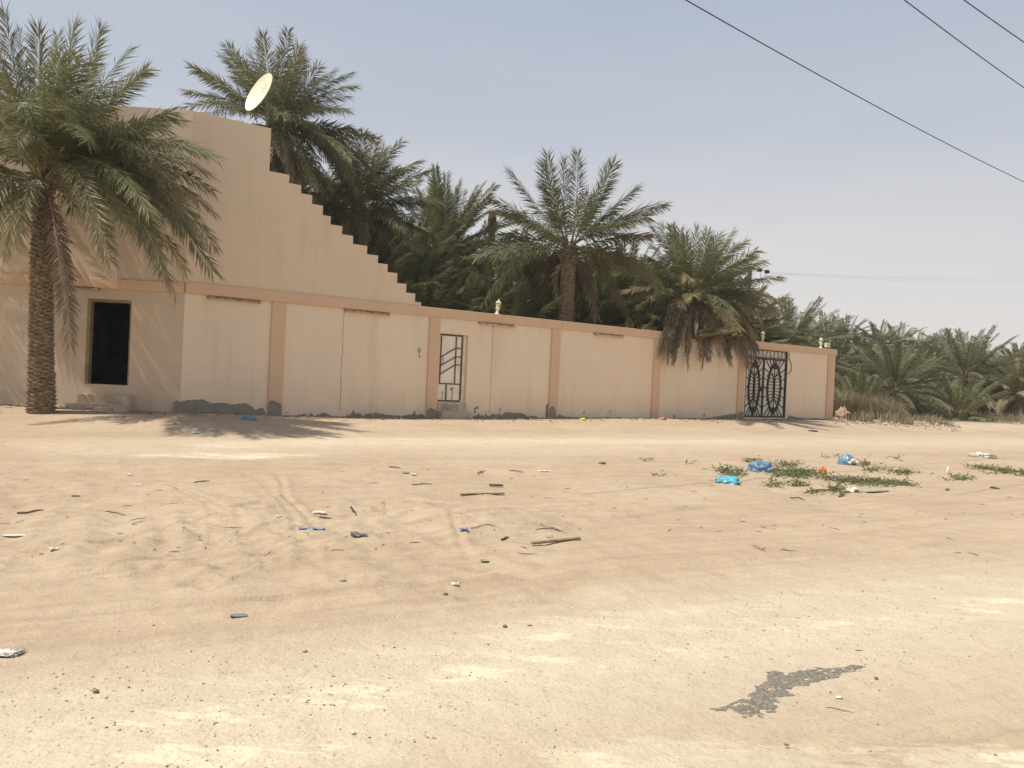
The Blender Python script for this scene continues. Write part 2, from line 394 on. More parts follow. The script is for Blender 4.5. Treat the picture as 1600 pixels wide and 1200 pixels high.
def leaf_mat(name='palm_leaf'):
    m, t, b = newmat(name)
    a = t.nodes.new('ShaderNodeAttribute'); a.attribute_name = 'tint'
    s = t.nodes.new('ShaderNodeSeparateColor'); t.links.new(a.outputs['Color'], s.inputs[0])
    age, rf, rl = s.outputs[0], s.outputs[1], s.outputs[2]
    c = mixc(t, rf, (.122, .136, .064), (.195, .198, .096))
    c = mixc(t, mth(t, 'MULTIPLY', rl, .5), c, (.29, .28, .145))
    c = mixc(t, ramp(t, age, .15, .5), c, (.30, .255, .13))
    c = mixc(t, ramp(t, age, .5, .95), c, (.37, .285, .19))
    oi = t.nodes.new('ShaderNodeObjectInfo')
    hs = t.nodes.new('ShaderNodeHueSaturation'); t.links.new(c, hs.inputs['Color'])
    t.links.new(mth(t, 'MULTIPLY_ADD', oi.outputs['Random'], .3, .85), hs.inputs['Value'])
    b.inputs['Roughness'].default_value = .55; b.inputs['Specular IOR Level'].default_value = .35
    t.links.new(hs.outputs[0], b.inputs['Base Color'])
    tr = t.nodes.new('ShaderNodeBsdfTranslucent'); t.links.new(hs.outputs[0], tr.inputs[0])
    mx = t.nodes.new('ShaderNodeMixShader'); mx.inputs[0].default_value = .28
    t.links.new(b.outputs[0], mx.inputs[1]); t.links.new(tr.outputs[0], mx.inputs[2])
    t.links.new(mx.outputs[0], t.nodes['Material Output'].inputs[0])
    return m
MAT['leaf'] = leaf_mat()
MAT['trunk'] = simple('palm_trunk_bark', (.32, .25, .17), (.18, .135, .09), 9, .95, bs=.6, bd=.02)
MAT['ground'] = ground_mat()

# ---------------------------------------------------------------- ground
def axis(lo, hi, step, far_lo, far_hi, g=1.13):
    a = list(np.arange(lo, hi+1e-6, step)); d = step; x = a[-1]
    while x < far_hi: d *= g; x += d; a.append(x)
    d = step; x = a[0]; pre = []
    while x > far_lo: d *= g; x -= d; pre.append(x)
    return np.array(pre[::-1]+a)
xs = axis(-8, 9, .034, -600, 700, 1.09)
ys = np.concatenate([np.arange(-3, 2, .5), np.arange(2, 4.6, .045), np.arange(4.6, 9.4, .03), np.arange(9.4, 13, .06), np.arange(13, 24, .12), axis(24, 45, .3, 24, 900, 1.12)])
X, Y = np.meshgrid(xs, ys)
Z = gbase(X, Y)+gdetail(X, Y)
def gz(x, y):      # height read off the ground mesh itself
    i = int(np.clip(np.searchsorted(xs, x)-1, 0, len(xs)-2)); j = int(np.clip(np.searchsorted(ys, y)-1, 0, len(ys)-2))
    u = (x-xs[i])/(xs[i+1]-xs[i]); v = (y-ys[j])/(ys[j+1]-ys[j])
    return float((Z[j, i]*(1-u)+Z[j, i+1]*u)*(1-v)+(Z[j+1, i]*(1-u)+Z[j+1, i+1]*u)*v)
def numesh(name, V, Fa):
    me = bpy.data.meshes.new(name); nv, nf, k = len(V), len(Fa), Fa.shape[1]
    me.vertices.add(nv); me.vertices.foreach_set('co', np.ascontiguousarray(V, dtype=np.float32).ravel())
    me.loops.add(nf*k); me.loops.foreach_set('vertex_index', np.ascontiguousarray(Fa, dtype=np.int32).ravel())
    me.polygons.add(nf); me.polygons.foreach_set('loop_start', np.arange(0, nf*k, k, dtype=np.int32))
    me.polygons.foreach_set('loop_total', np.full(nf, k, dtype=np.int32)); me.update(calc_edges=True); return me
def gridfaces(nx, ny):
    i = np.arange(ny-1)[:, None]*nx+np.arange(nx-1)[None, :]
    i = i.ravel(); return np.stack([i, i+1, i+1+nx, i+nx], 1)
V = np.stack([X.ravel(), Y.ravel(), Z.ravel()], 1)
me = numesh('ground', V, gridfaces(len(xs), len(ys)))
me.polygons.foreach_set('use_smooth', np.ones(len(me.polygons), dtype=bool))
def strip(poly, xs_, ys_):
    """soft mask around a ground polyline [(px,py,halfwidth m)]"""
    m = np.zeros_like(xs_)
    pts = [(*G0(a, b).xy, w_) for a, b, w_ in poly]
    for (x0, y0, w0), (x1, y1, w1) in zip(pts[:-1], pts[1:]):
        dx, dy = x1-x0, y1-y0; l2 = dx*dx+dy*dy+1e-9
        tt = np.clip(((xs_-x0)*dx+(ys_-y0)*dy)/l2, 0, 1)
        d = np.hypot(xs_-x0-tt*dx, ys_-y0-tt*dy); ww = w0+(w1-w0)*tt
        m = np.maximum(m, np.clip(1.35-d/ww*1.0, 0, 1))
    return m
xv, yv = V[:, 0], V[:, 1]
pale = np.maximum.reduce([
    strip([(-700, 1230, .5), (0, 1150, .5), (500, 1085, .55), (800, 1030, .6), (1150, 975, .6), (1600, 925, .7), (2300, 860, .8)], xv, yv)*.84,
    strip([(-300, 1240, .3), (300, 1180, .3), (560, 1150, .35)], xv, yv)*.8,
    strip([(230, 712, .35), (330, 712, .6), (480, 711, .35)], xv, yv)*.9,
    strip([(330, 696, .8), (520, 688, 1.4), (760, 690, 1.3), (1000, 690, 1.0), (1150, 690, .9)], xv, yv)*.72,
    strip([(1150, 692, 1.2), (1600, 690, 1.4)], xv, yv)*.5,
    strip([(900, 1190, .22), (1150, 1180, .25), (1600, 1185, .2)], xv, yv)*.8,
    strip([(1480, 668, 1.5), (1700, 665, 2)], xv, yv)*.6])
gry = np.maximum.reduce([
    strip([(900, 1015, .25), (1200, 965, .35), (1600, 905, .5), (2200, 840, .5)], xv, yv),
    strip([(0, 1120, .18), (350, 1085, .2), (600, 1045, .25), (760, 1020, .2)], xv, yv)*.9,
    strip([(1050, 1085, .15), (1200, 1050, .2)], xv, yv),
    strip([(1000, 1195, .15), (1250, 1185, .15)], xv, yv)])
sA = (xv-C0.x)*UA.x+(yv-C0.y)*UA.y; nA_ = (xv-C0.x)*NA.x+(yv-C0.y)*NA.y; nL_ = (xv-C0.x)*NL.x+(yv-C0.y)*NL.y
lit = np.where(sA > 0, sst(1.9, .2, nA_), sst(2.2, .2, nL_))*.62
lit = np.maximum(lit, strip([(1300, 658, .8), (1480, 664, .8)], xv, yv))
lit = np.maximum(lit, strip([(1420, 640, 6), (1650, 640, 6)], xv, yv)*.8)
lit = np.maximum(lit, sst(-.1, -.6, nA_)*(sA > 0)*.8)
rsoft = np.maximum(strip([(-700, 1280, .9), (0, 1170, .9), (500, 1110, 1.0), (800, 1060, 1.0), (1150, 1000, 1.1), (1600, 945, 1.3), (2300, 870, 1.5)], xv, yv), strip([(200, 697, 1.6), (700, 693, 2.0), (1600, 690, 2.4)], xv, yv)*.6)
for nme, arr in (('roadsoft', rsoft), ('pale', pale), ('greyish', gry), ('litter', lit)):
    a = me.attributes.new(nme, 'FLOAT', 'POINT'); a.data.foreach_set('value', arr.astype(np.float32))
me.materials.append(MAT['ground'])
gobj = bpy.data.objects.new('ground', me); COL.objects.link(gobj); tag(gobj, kind='structure')

# ---------------------------------------------------------------- building and walls
ZT = A(283, 440.2)[1]; BH = .27; PR = .06
def sA_(px, py=560): return A(px, py)[0]
sE = A(422.5, 230)[0]; ZTOP = A(283, 169)[1]; sEnd = A(1303.5, 600)[0]
print('ZT', ZT, 'ZTOP', ZTOP, 'sE', sE, 'sEnd', sEnd, 'end depth', PA(sEnd, 0, 0).y)
UPZ = Vector((0, 0, 1))
bld = empty('house', PL(-4, 0, 0), 'beige plastered flat-roofed house with a stepped side parapet and an open dark doorway', 'house')
# front (left) wall with doorway and upper window
dl, dtop = L(137.5, 467)[0], L(143, 466.5)[1]; dr = L(203.5, 530)[0]; dsill = L(170, 601)[1]
wl, wr = L(134, 265)[0], L(182, 265)[0]; wt, wb = L(150, 231)[1], L(150, 302)[1]
mb = MB(); lx = [-16, wl-3.2, wl-2.2, wl, dl, wr, dr, 0]; lx = sorted(set(lx)); lz = sorted([-.6, dsill, dtop, wb, wt, ZTOP+.004])
def sol(i, j):
    cx, cz = (lx[i]+lx[i+1])/2, (lz[j]+lz[j+1])/2
    if dl < cx < dr and dsill < cz < dtop: return False
    if wl < cx < wr and wb < cz < wt: return False
    return True
slab(mb, PL, lx, lz, sol, -.24, 0)
mb.build('front_wall', MAT['front'], bld)
mb = MB(); mb.box(PL(0, 0, 0), UL, NL, UPZ, (-16, -.02), (.001, PR), (ZT-BH, ZT-.02)); mb.build('wall_band', MAT['band'], bld, bevel=.012)
# side wall above the boundary wall, and stepped parapet
steps = [((422.5, 452.5), 267.5), ((452.5, 471), 286), ((471, 488), 302), ((488, 505), 318.5), ((505, 517), 336), ((517, 535), 350.5),
         ((535, 552), 366), ((552, 574), 381), ((574, 591), 397), ((591, 606), 411), ((606, 621), 425), ((621, 635), 442), ((635, 649), 457), ((649, 658), 471.5)]
sx_, sz_ = [0, sE], [ZTOP]
tops = [ZTOP]
for (a, b), y in steps:
    # y is the tread height at the left edge of the step
    tops.append(A(a, y)[1]); sx_.append(A(b, y+2)[0])
print('steps', [round(x, 2) for x in sx_], [round(x, 2) for x in tops])
mb = MB()
for k in range(len(tops)): pass
zs = sorted(set([ZT]+tops))
slab(mb, PA, sx_, zs, lambda i, j: (zs[j]+zs[j+1])/2 < tops[i], -.22, -.001)
mb.build('stepped_side_wall', MAT['upper'], bld)
def wallbox(mb, p, q, z0, z1, th):
    d = (q-p); ln = d.length; d.normalize(); n = Vector((d.y, -d.x, 0))
    mb.box(Vector((p.x, p.y, 0)), d, n, UPZ, (0, ln), (-th/2, th/2), (z0, z1))
e1, e2 = PA(sE-.15, -.22, 0), PA(sE-.15, -7, 0); b1 = PL(-15.9, -.24, 0); b2 = PL(-15.9, -9, 0)
mb = MB(); wallbox(mb, e1, e2, -.6, ZTOP-.01, .2); wallbox(mb, e2, b2, -.6, ZTOP-.01, .2); wallbox(mb, b2, b1, -.6, ZTOP-.01, .2)
mb.build('rear_wall', MAT['upper'], bld)
poly = [PL(-15.8, -.1, 0), PL(-.1, -.15, 0), PA(sE-.2, -.12, 0), e2, b2]
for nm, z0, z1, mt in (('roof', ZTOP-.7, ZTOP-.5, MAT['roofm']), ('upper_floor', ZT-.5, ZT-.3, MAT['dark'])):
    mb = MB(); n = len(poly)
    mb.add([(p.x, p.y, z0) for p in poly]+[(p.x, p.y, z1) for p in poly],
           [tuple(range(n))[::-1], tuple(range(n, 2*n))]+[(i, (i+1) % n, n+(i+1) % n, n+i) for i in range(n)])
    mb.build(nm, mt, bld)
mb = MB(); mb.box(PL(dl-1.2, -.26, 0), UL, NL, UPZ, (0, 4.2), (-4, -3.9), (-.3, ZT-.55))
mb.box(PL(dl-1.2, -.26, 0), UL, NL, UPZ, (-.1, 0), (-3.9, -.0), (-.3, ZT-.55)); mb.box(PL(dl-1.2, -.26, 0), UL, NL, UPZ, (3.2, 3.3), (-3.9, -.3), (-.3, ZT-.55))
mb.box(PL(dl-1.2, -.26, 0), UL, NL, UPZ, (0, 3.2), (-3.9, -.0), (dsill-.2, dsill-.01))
mb.build('room_shade_lining', MAT['dark'], bld)  # lining added behind the doorway, indoor shade put into its colour
fr = MB(); fw = .085
fr.box(PL(dl, 0, 0), UL, NL, UPZ, (0, fw), (-.16, .012), (dsill, dtop)); fr.box(PL(dr, 0, 0), UL, NL, UPZ, (-fw*.35, 0), (-.16, .008), (dsill, dtop))
fr.box(PL(dl, 0, 0), UL, NL, UPZ, (fw, dr-dl-fw*.35), (-.16, .010), (dtop-.07, dtop))
fr.build('door_frame', MAT['goldframe'], bld, bevel=.006)
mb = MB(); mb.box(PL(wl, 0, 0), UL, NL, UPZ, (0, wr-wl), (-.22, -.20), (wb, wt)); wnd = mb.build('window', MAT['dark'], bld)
mb = MB()
for k in range(6):
    x = (k+.5)*(wr-wl)/6; mb.box(PL(wl, 0, 0), UL, NL, UPZ, (x-.018, x+.018), (-.09, -.06), (wb+.05, wt-.05))
for z in (wb, wt-.05): mb.box(PL(wl, 0, 0), UL, NL, UPZ, (0, wr-wl), (-.10, -.05), (z, z+.05))
mb.box(PL(wl, 0, 0), UL, NL, UPZ, (0, .05), (-.10, -.05), (wb+.05, wt-.05)); mb.box(PL(wl, 0, 0), UL, NL, UPZ, (wr-wl-.05, wr-wl), (-.10, -.05), (wb+.05, wt-.05))
mb.build('window_grille', MAT['curtain'], wnd)
# doorstep
s0, s1 = L(119.5, 620, .33)[0], L(201, 620, .33)[0]; z1 = L(150, 616.5, .33)[1]; z2 = L(150, 631.5, .62)[1]
mb = MB(); mb.box(PL(s0, 0, 0), UL, NL, UPZ, (0, s1-s0), (.002, .33), (-.5, z1)); mb.build('upper_step', MAT['step'], bld, bevel=.012)
mb = MB(); mb.box(PL(s0-.12, 0, 0), UL, NL, UPZ, (0, s1-s0+.12), (.332, .62), (-.5, z2)); mb.build('lower_step', MAT['step'], bld, bevel=.012)
mb = MB(); mb.box(PL(s0+.62, 0, 0), UL, NL, UPZ, (0, .36), (.622, .76), (-.5, z2-.05)); mb.build('step_block', MAT['step'], bld, bevel=.02)

# boundary wall
wall = empty('boundary_wall', PA((sEnd)/2, 0, 0), 'long pink-beige plastered boundary wall with tan pilasters and coping band', 'wall')
d1l, d1r = A(685.8, 575)[0], A(729.5, 575)[0]; d1t, d1b = A(700, 521.5)[1], A(705, 628)[1]
gl, gr = A(1164.5, 600)[0], A(1229, 600)[0]; gt, gb = A(1200, 546.8)[1], A(1190, 652.5)[1]
print('door', d1l, d1r, d1b, d1t, 'gate', gl, gr, gb, gt)
mb = MB(); wx = sorted([0, d1l, d1r, gl, gr, sEnd]+[sE]); wz = sorted([-.7, d1b, d1t, gb, gt, ZT-.001])
def solw(i, j):
    cx, cz = (wx[i]+wx[i+1])/2, (wz[j]+wz[j+1])/2
    if d1l < cx < d1r and d1b < cz < d1t: return False
    if gl < cx < gr and gb < cz < gt: return False
    return True
slab(mb, PA, wx, wz, solw, -.2, 0); mb.build('wall_panels', MAT['panel'], wall)
mb = MB(); mb.box(PA(0, 0, 0), UA, NA, UPZ, (.0, sEnd+.03), (.001, PR), (ZT-BH, ZT+.012)); mb.box(PA(0, 0, 0), UA, NA, UPZ, (A(659, 478)[0], sEnd+.03), (-.23, -.001), (ZT+.001, ZT+.012))
mb.build('coping_band', MAT['band'], wall, bevel=.01)
pil = [(421, 443), (668.3, 684.6), (860, 873.3), (1020.5, 1032), (1154, 1163.5), (1293.5, 1303.5)]
for a, b in pil:
    mb = MB(); sa, sb = sA_(a), sA_(b)
    mb.box(PA(0, 0, 0), UA, NA, UPZ, (sa, sb), (.001, PR-.006), (-.7, ZT-BH-.001)); mb.build('pilaster', MAT['band'], wall, bevel=.01)
# thin vertical cracks where the bays were joined
for px_, y0, y1 in ((537, 487, 648), (771.5, 509, 650)):
    s_ = A(px_, 500)[0]; mb = MB(); rng = random.Random(int(px_)); pts = []
    for k in range(24): pts.append(PA(s_+rng.uniform(-.012, .012), .002, ZT-BH-.02-k*(ZT+.0)/24*.93))
    mb.tube(pts, [.011]*24, 4); mb.build('crack_line', MAT['step'], wall)

def patch(name, pts_px, parent, off=.002, seed=0, mat='cement', thick=.002, jag=.03, P=PA, pf=A):
    """irregular thin sheet of bare cement render along the foot of a wall; pts_px = top outline, closed along the ground"""
    rng = random.Random(seed); top = [pf(a, b, off) for a, b in pts_px]; o = []
    for (s0_, z0_), (s1_, z1_) in zip(top[:-1], top[1:]):
        n = max(2, int(abs(s1_-s0_)/.022))
        for k in range(n):
            f = k/n; o.append((s0_+(s1_-s0_)*f+rng.uniform(-.008, .008), z0_+(z1_-z0_)*f+rng.uniform(-jag, jag)*.55+jag*.9*mnoise.noise(Vector(((s0_+(s1_-s0_)*f)*13, seed, 0)))))
    o.append(top[-1]); mb = MB(); n = len(o)
    fr_ = [P(s, off+thick, z) for s, z in o]; bo = [P(s, off+thick, -.65) for s, z in o]
    fb = [P(s, off, z) for s, z in o]
    mb.add(fr_+bo+fb, [(i, i+1, n+i+1, n+i) for i in range(n-1)]+[(i, i+1, 2*n+i+1, 2*n+i) for i in range(n-1)])
    return mb.build(name, MAT[mat], parent)
PT = 'cement_patch'
patch(PT, [(270, 650), (271, 629), (276, 625), (280, 628), (292, 625), (318, 624), (330, 630), (350, 629), (362, 632), (384, 630), (392, 634), (398, 640), (411, 637), (415, 645)], wall, seed=1, jag=.012)
patch(PT, [(418.5, 650), (419, 629), (424, 625), (432, 628), (439.5, 630), (440, 650)], wall, off=PR-.004, seed=2, jag=.012)
patch(PT, [(442, 648), (447, 650), (458, 651), (470, 647), (490, 650), (505, 645), (520, 650), (532, 651), (548, 648), (552, 640), (556, 646), (570, 648), (590, 645), (610, 649), (628, 650), (645, 647), (648, 641), (650, 648), (660, 647), (665, 652)], wall, seed=3, jag=.05)
patch(PT, [(666.2, 655), (667, 641), (671, 637), (676, 639), (681.5, 640), (682, 656)], wall, off=PR-.004, seed=4)
patch(PT, [(739, 651), (747, 647), (757, 651), (770, 647), (782, 650), (790, 644), (800, 645), (815, 646), (826, 651), (836, 649), (843, 653), (852, 653), (853, 633), (856, 630), (858, 640)], wall, seed=5, jag=.045)
patch(PT, [(858.3, 655), (859, 638), (862, 634), (867, 637), (869, 650), (872, 652)], wall, off=PR-.004, seed=6)
patch(PT, [(872, 647), (880, 650), (895, 652), (920, 653), (945, 652), (970, 654), (1000, 653), (1020, 655)], wall, seed=7, jag=.03)
patch(PT, [(1032, 654), (1050, 655), (1075, 653), (1100, 654), (1118, 651), (1135, 648), (1152, 646)], wall, seed=8, jag=.04)
patch(PT, [(1152, 647), (1156, 643), (1162, 644)], wall, off=PR-.004, seed=9)
patch(PT, [(1230, 653), (1233, 649), (1245, 652), (1262, 654), (1275, 653), (1290, 655), (1294, 654)], wall, seed=10, jag=.035)
chips = MB(); rng = random.Random(404)
for _ in range(46):
    cs_ = rng.uniform(.3, sEnd-.3); cz_ = -.12+abs(rng.gauss(.12, .16)); n = 9; r1_ = rng.uniform(.015, .06)
    if any(sA_(a)-.08 < cs_ < sA_(b)+.08 for a, b in pil) or d1l-.1 < cs_ < d1r+.2 or gl-.1 < cs_ < gr+.1: continue
    ol = [(cs_+r1_*rng.uniform(.5, 1.3)*math.cos(2*math.pi*k/n), cz_+r1_*rng.uniform(.4, 1.5)*math.sin(2*math.pi*k/n)) for k in range(n)]
    chips.add([PA(a, .005, b) for a, b in ol]+[PA(a, .0, b) for a, b in ol], [tuple(range(n))]+[(k, (k+1) % n, n+(k+1) % n, n+k) for k in range(n)])
chips.build('stain', MAT['cement'], wall)
# scribbled marks on the wall
mb = MB(); cs, cz = A(655, 547)
mb.tube([PA(cs+.045*math.cos(t_*.7), .003, cz+.075*math.sin(t_*.7)) for t_ in range(10)], .007, 4); mb.tube([PA(cs+.02*math.cos(t_*.9), .003, cz+.04*math.sin(t_*.9)) for t_ in range(8)], .006, 4)
mb.tube([PA(cs, .003, cz-.08), PA(cs+.01, .003, cz-.17)], .006, 4); mb.lathe(PA(cs+.012, .0, cz-.19), [(.0, 0), (.028, .001), (.02, .012)], 8, NA)
mb.build('painted_mark', MAT['ink'], wall)

# white metal door in the wall
DT = d1t-d1b; DW = d1r-d1l
door = MB().box(PA(d1l, 0, 0), UA, NA, UPZ, (0, DW), (-.15, -.12), (d1b, d1t)).build('door', MAT['whitepaint'], wall)
def dpt(px_, py_, off=-.12): s, z = A(px_, py_, off); return s, z
bars = MB()
def dbar(p, q, w_=.028):
    (s0_, z0_), (s1_, z1_) = p, q; dd = Vector((s1_-s0_, z1_-z0_, 0)); ln = dd.length; dd.normalize()
    U_ = UA*dd.x+UPZ*dd.y; V_ = -UA*dd.y+UPZ*dd.x
    bars.box(PA(s0_, 0, z0_), U_, V_, NA, (0, ln), (-w_/2, w_/2), (-.121, -.095))
Dz = lambda f: d1b+DT*f
Ds = lambda f: d1l+DW*f
dbar((Ds(.03), Dz(.985)), (Ds(.88), Dz(.985)), .05); dbar((Ds(.02), Dz(.012)), (Ds(.86), Dz(.012)), .05); dbar((Ds(.02), Dz(.265)), (Ds(.85), Dz(.265)), .035)
dbar((Ds(.86), Dz(.03)), (Ds(.86), Dz(.965)), .05); dbar((Ds(.105), Dz(.28)), (Ds(.105), Dz(.965)), .035); dbar((Ds(.64), Dz(.28)), (Ds(.64), Dz(.965)), .035)
dbar((Ds(.35), Dz(.03)), (Ds(.35), Dz(.25)), .04)
for z_ in (.80, .67, .55):
    dbar((Ds(.65), Dz(z_)), (Ds(.85), Dz(z_)), .028); dbar((Ds(.12), Dz(z_-.145)), (Ds(.63), Dz(z_)), .028)
dbar((Ds(.0), Dz(.655)), (Ds(.10), Dz(.655)), .028); dbar((Ds(.0), Dz(.52)), (Ds(.1), Dz(.52)), .028); dbar((Ds(.0), Dz(.40)), (Ds(.1), Dz(.40)), .03)
bars.build('door_bars', MAT['brownbar'], door)
mb = MB(); mb.tube([PA(Ds(.13), -.10, Dz(.66)), PA(Ds(.17), -.06, Dz(.64)), PA(Ds(.17), -.06, Dz(.57)), PA(Ds(.13), -.10, Dz(.55))], .011, 6); mb.build('handle', MAT['brownbar'], door)
def flat(parent, name, outline, off, mat, th=.004, P=PA):
    mb = MB(); n = len(outline); mb.add([P(s, off+th, z) for s, z in outline]+[P(s, off, z) for s, z in outline], [tuple(range(n))]+[(i, (i+1) % n, n+(i+1) % n, n+i) for i in range(n)])
    return mb.build(name, MAT[mat], parent)
rng = random.Random(5)
flat(door, 'rust_patch', [(Ds(.55)+.07*math.cos(a)*rng.uniform(.5, 1.2), Dz(.19)+.075*math.sin(a)*rng.uniform(.4, 1.2)) for a in np.linspace(0, 6.1, 18)], -.119, 'rust')
for f in (.2, .55): flat(door, 'rust_streak', [(Ds(f), Dz(.03)), (Ds(f+.05), Dz(.03)), (Ds(f+.04), Dz(.16)), (Ds(f+.01), Dz(.15))], -.119, 'tube')
# sill and steps under the white door, with pen scrawl on the riser
q0, q1 = A(684, 635, .03)[0], A(729, 635, .03)[0]; zz1 = A(705, 643, .03)[1]
st = MB().box(PA(q0, 0, 0), UA, NA, UPZ, (0, q1-q0), (.001, .03), (-.6, d1b-.012)).build('door_sill', MAT['step'], wall, bevel=.008)
MB().box(PA(q0-.0, 0, 0), UA, NA, UPZ, (0, A(738, 650, .3)[0]-q0), (.032, .3), (-.6, A(705, 643, .3)[1])).build('door_step', MAT['step'], wall, bevel=.012)
mb = MB(); rng = random.Random(9); zc = (d1b+A(705, 643, .03)[1])/2
sc_ = [[(0, .05), (.1, .055), (.22, .05)], [(.05, 0), (.0, -.03), (.06, -.05), (.1, -.02), (.05, 0)], [(.12, .02), (.13, -.05), (.19, -.05), (.18, .01), (.12, .02)],
       [(.25, .04), (.25, -.06)], [(.22, .04), (.31, .035)], [(.36, .04), (.39, .0), (.35, -.05)], [(.44, .04), (.50, .03), (.45, -.01), (.51, -.04), (.45, -.06)]]
for l_ in sc_: mb.tube([PA(q0+.12+a*1.15, .033, zc+b*1.1) for a, b in l_], .006, 4)
mb.build('scrawl', MAT['ink'], wall)

# double wrought-iron gate
gate = empty('metal_gate', PA((gl+gr)/2, -.05, gb), 'double white sheet gate with black pointed-oval wrought iron scrollwork', 'gate')
GW = gr-gl; zl = A(1200, 560.5)[1]      # top of leaves
mid = A(1193.5, 600)[0]
def gbar(mb, p, q, w_=.03, n0=-.06, n1=-.03):
    (s0_, z0_), (s1_, z1_) = p, q; dd = Vector((s1_-s0_, z1_-z0_, 0)); ln = dd.length
    if ln < 1e-4: return
    dd.normalize(); U_ = UA*dd.x+UPZ*dd.y; V_ = -UA*dd.y+UPZ*dd.x
    mb.box(PA(s0_, 0, z0_), U_, V_, NA, (0, ln), (-w_/2, w_/2), (n0, n1))
fr = MB(); gbar(fr, (gl, gt-.02), (gr, gt-.02), .04, -.08, .005); gbar(fr, (gr-.025, gb), (gr-.025, gt-.04), .05, -.08, .004); gbar(fr, (gl+.02, gb), (gl+.02, gt-.04), .04, -.08, .004); gbar(fr, (gl+.04, gb+.02), (gr-.05, gb+.02), .04, -.08, .003)
gbar(fr, (gl+.04, zl+.02), (gr-.05, zl+.02), .06, -.08, .003)
fr.build('gate_frame', MAT['brownbar'], gate)
tb = MB(); tb.box(PA(gl, 0, 0), UA, NA, UPZ, (.04, GW-.05), (-.10, -.085), (zl+.05, gt-.04)); top_p = tb.build('transom_panel', MAT['gatewhite'], gate)
for k in range(11):
    tb = MB(); x = gl+.08+(k)*(GW-.16)/10; tb.tube([PA(x+.025*math.sin(j*1.2+(k % 2)*3.14), -.05, zl+.05+(gt-zl-.09)*j/5) for j in range(6)], .016, 5)
    tb.build('transom_bar', MAT['brownbar'], top_p)
for li, (a, b) in enumerate(((gl+.045, mid-.008), (mid+.008, gr-.055))):
    lf = MB().box(PA(a, 0, 0), UA, NA, UPZ, (0, b-a), (-.075, -.062), (gb+.045, zl-.015)).build('gate_leaf', MAT['gatewhite'], gate)
    cx = (a+b)/2; W2 = (b-a)/2; z0_, z1_ = gb+.045, zl-.015; cz = (z0_+z1_)/2; H2 = (z1_-z0_)/2
    ir = MB()
    for s_ in (a+.018, b-.018): gbar(ir, (s_, z0_), (s_, z1_), .036, -.06, -.02)
    gbar(ir, (a+.036, z0_+.015), (b-.036, z0_+.015), .03, -.06, -.022); gbar(ir, (a+.036, z1_-.015), (b-.036, z1_-.015), .03, -.06, -.022)
    ew, eh = W2*.60, H2*.84
    def oval(t_, k=1.0): # pointed oval
        yy = math.sin(t_); xx = math.cos(t_); return cx+ew*k*math.copysign(abs(xx)**1.25, xx), cz+eh*(.9+.1*k)*yy
    ps = [oval(t_) for t_ in np.linspace(0, 2*math.pi, 41)]
    for p, q in zip(ps[:-1], ps[1:]): gbar(ir, p, q, .095, -.058, -.018)
    for sg in (1, -1):   # solid pointed tips
        ir.add([PA(cx, -.016, cz+sg*eh*1.06), PA(cx-ew*.42, -.016, cz+sg*eh*.84), PA(cx, -.016, cz+sg*eh*.78), PA(cx+ew*.42, -.016, cz+sg*eh*.84)], [(0, 1, 2, 3)])
        for q in (1, 5):
            fx = (q-3)/3.2*ew*.62; gbar(ir, (cx+fx*.45, cz+sg*eh*.44), (cx+fx, cz+sg*eh*(.83-.25*abs(q-3)/3)), .018, -.055, -.024)
    gbar(ir, (cx, z0_), (cx, z1_), .022, -.060, -.026)
    for sg in (1, -1): gbar(ir, (cx+sg*.045, cz-eh*.42), (cx+sg*.045, cz+eh*.42), .018, -.058, -.024)
    for sg in (1, -1):
        for k in range(0, 9):     # inside spikes like leaf veins
            f = (k-4)/4.3; zc_ = cz+eh*.52*f; xo = ew*(1-abs(f*.52)**2*.8)*.92
            gbar(ir, (cx+sg*.06, zc_-.0), (cx+sg*xo, zc_+f*.14), .024, -.056, -.022)
            if k % 4 == 9: gbar(ir, (cx+sg*.5*xo, zc_+.5*f*.14), (cx+sg*xo*.95, zc_+f*.14+.07), .016, -.055, -.024)
        for k in range(5):     # rays to the leaf frame
            f = (k-2)/2.3; x_, z_ = oval(math.asin(max(-.95, min(.95, f*.7)))); x_ = cx+sg*abs(x_-cx)
            xe = cx+sg*(W2-.03)
            gbar(ir, (x_, z_), (xe, cz+f*eh*.95), .016, -.06, -.022)
        for k in range(0, 13, 3):    # knobbly bumps round the oval
            t_ = -1.0+2.0*k/12; x_, z_ = oval(t_, 1.22); x2, z2 = oval(t_, 1.0); x3, z3 = oval(t_, 1.36)
            gbar(ir, (cx+sg*abs(x2-cx), z2), (cx+sg*abs(x3-cx), z3+.03*math.copysign(1, t_)), .020, -.058, -.02)
            gbar(ir, (cx+sg*abs(x_-cx), z_-.035), (cx+sg*abs(x_-cx), z_+.035), .028, -.058, -.019)
        for vg in (1, -1):     # fans at top and bottom
            for k in range(3):
                f = (k+.6)/3; xs0 = cx+sg*ew*f*.95*.6; z0b = cz+vg*eh*(1.0-.36*f)
                gbar(ir, (xs0, z0b), (cx+sg*(W2-.04)*f, cz+vg*(H2-.02)), .020, -.058, -.024)
    ir.build('scrollwork', MAT['iron'], lf)
    if li == 0:
        mb = MB(); mb.box(PA(b-.15, 0, cz), UA, NA, UPZ, (-.05, .10), (-.02, .02), (-.14, -.02)); mb.tube([PA(b-.09, .0, cz+.16), PA(b-.09, .05, cz+.14), PA(b-.09, .05, cz+.0), PA(b-.09, .0, cz-.02)], .013, 6)
        mb.build('lock_handle', MAT['iron'], lf)
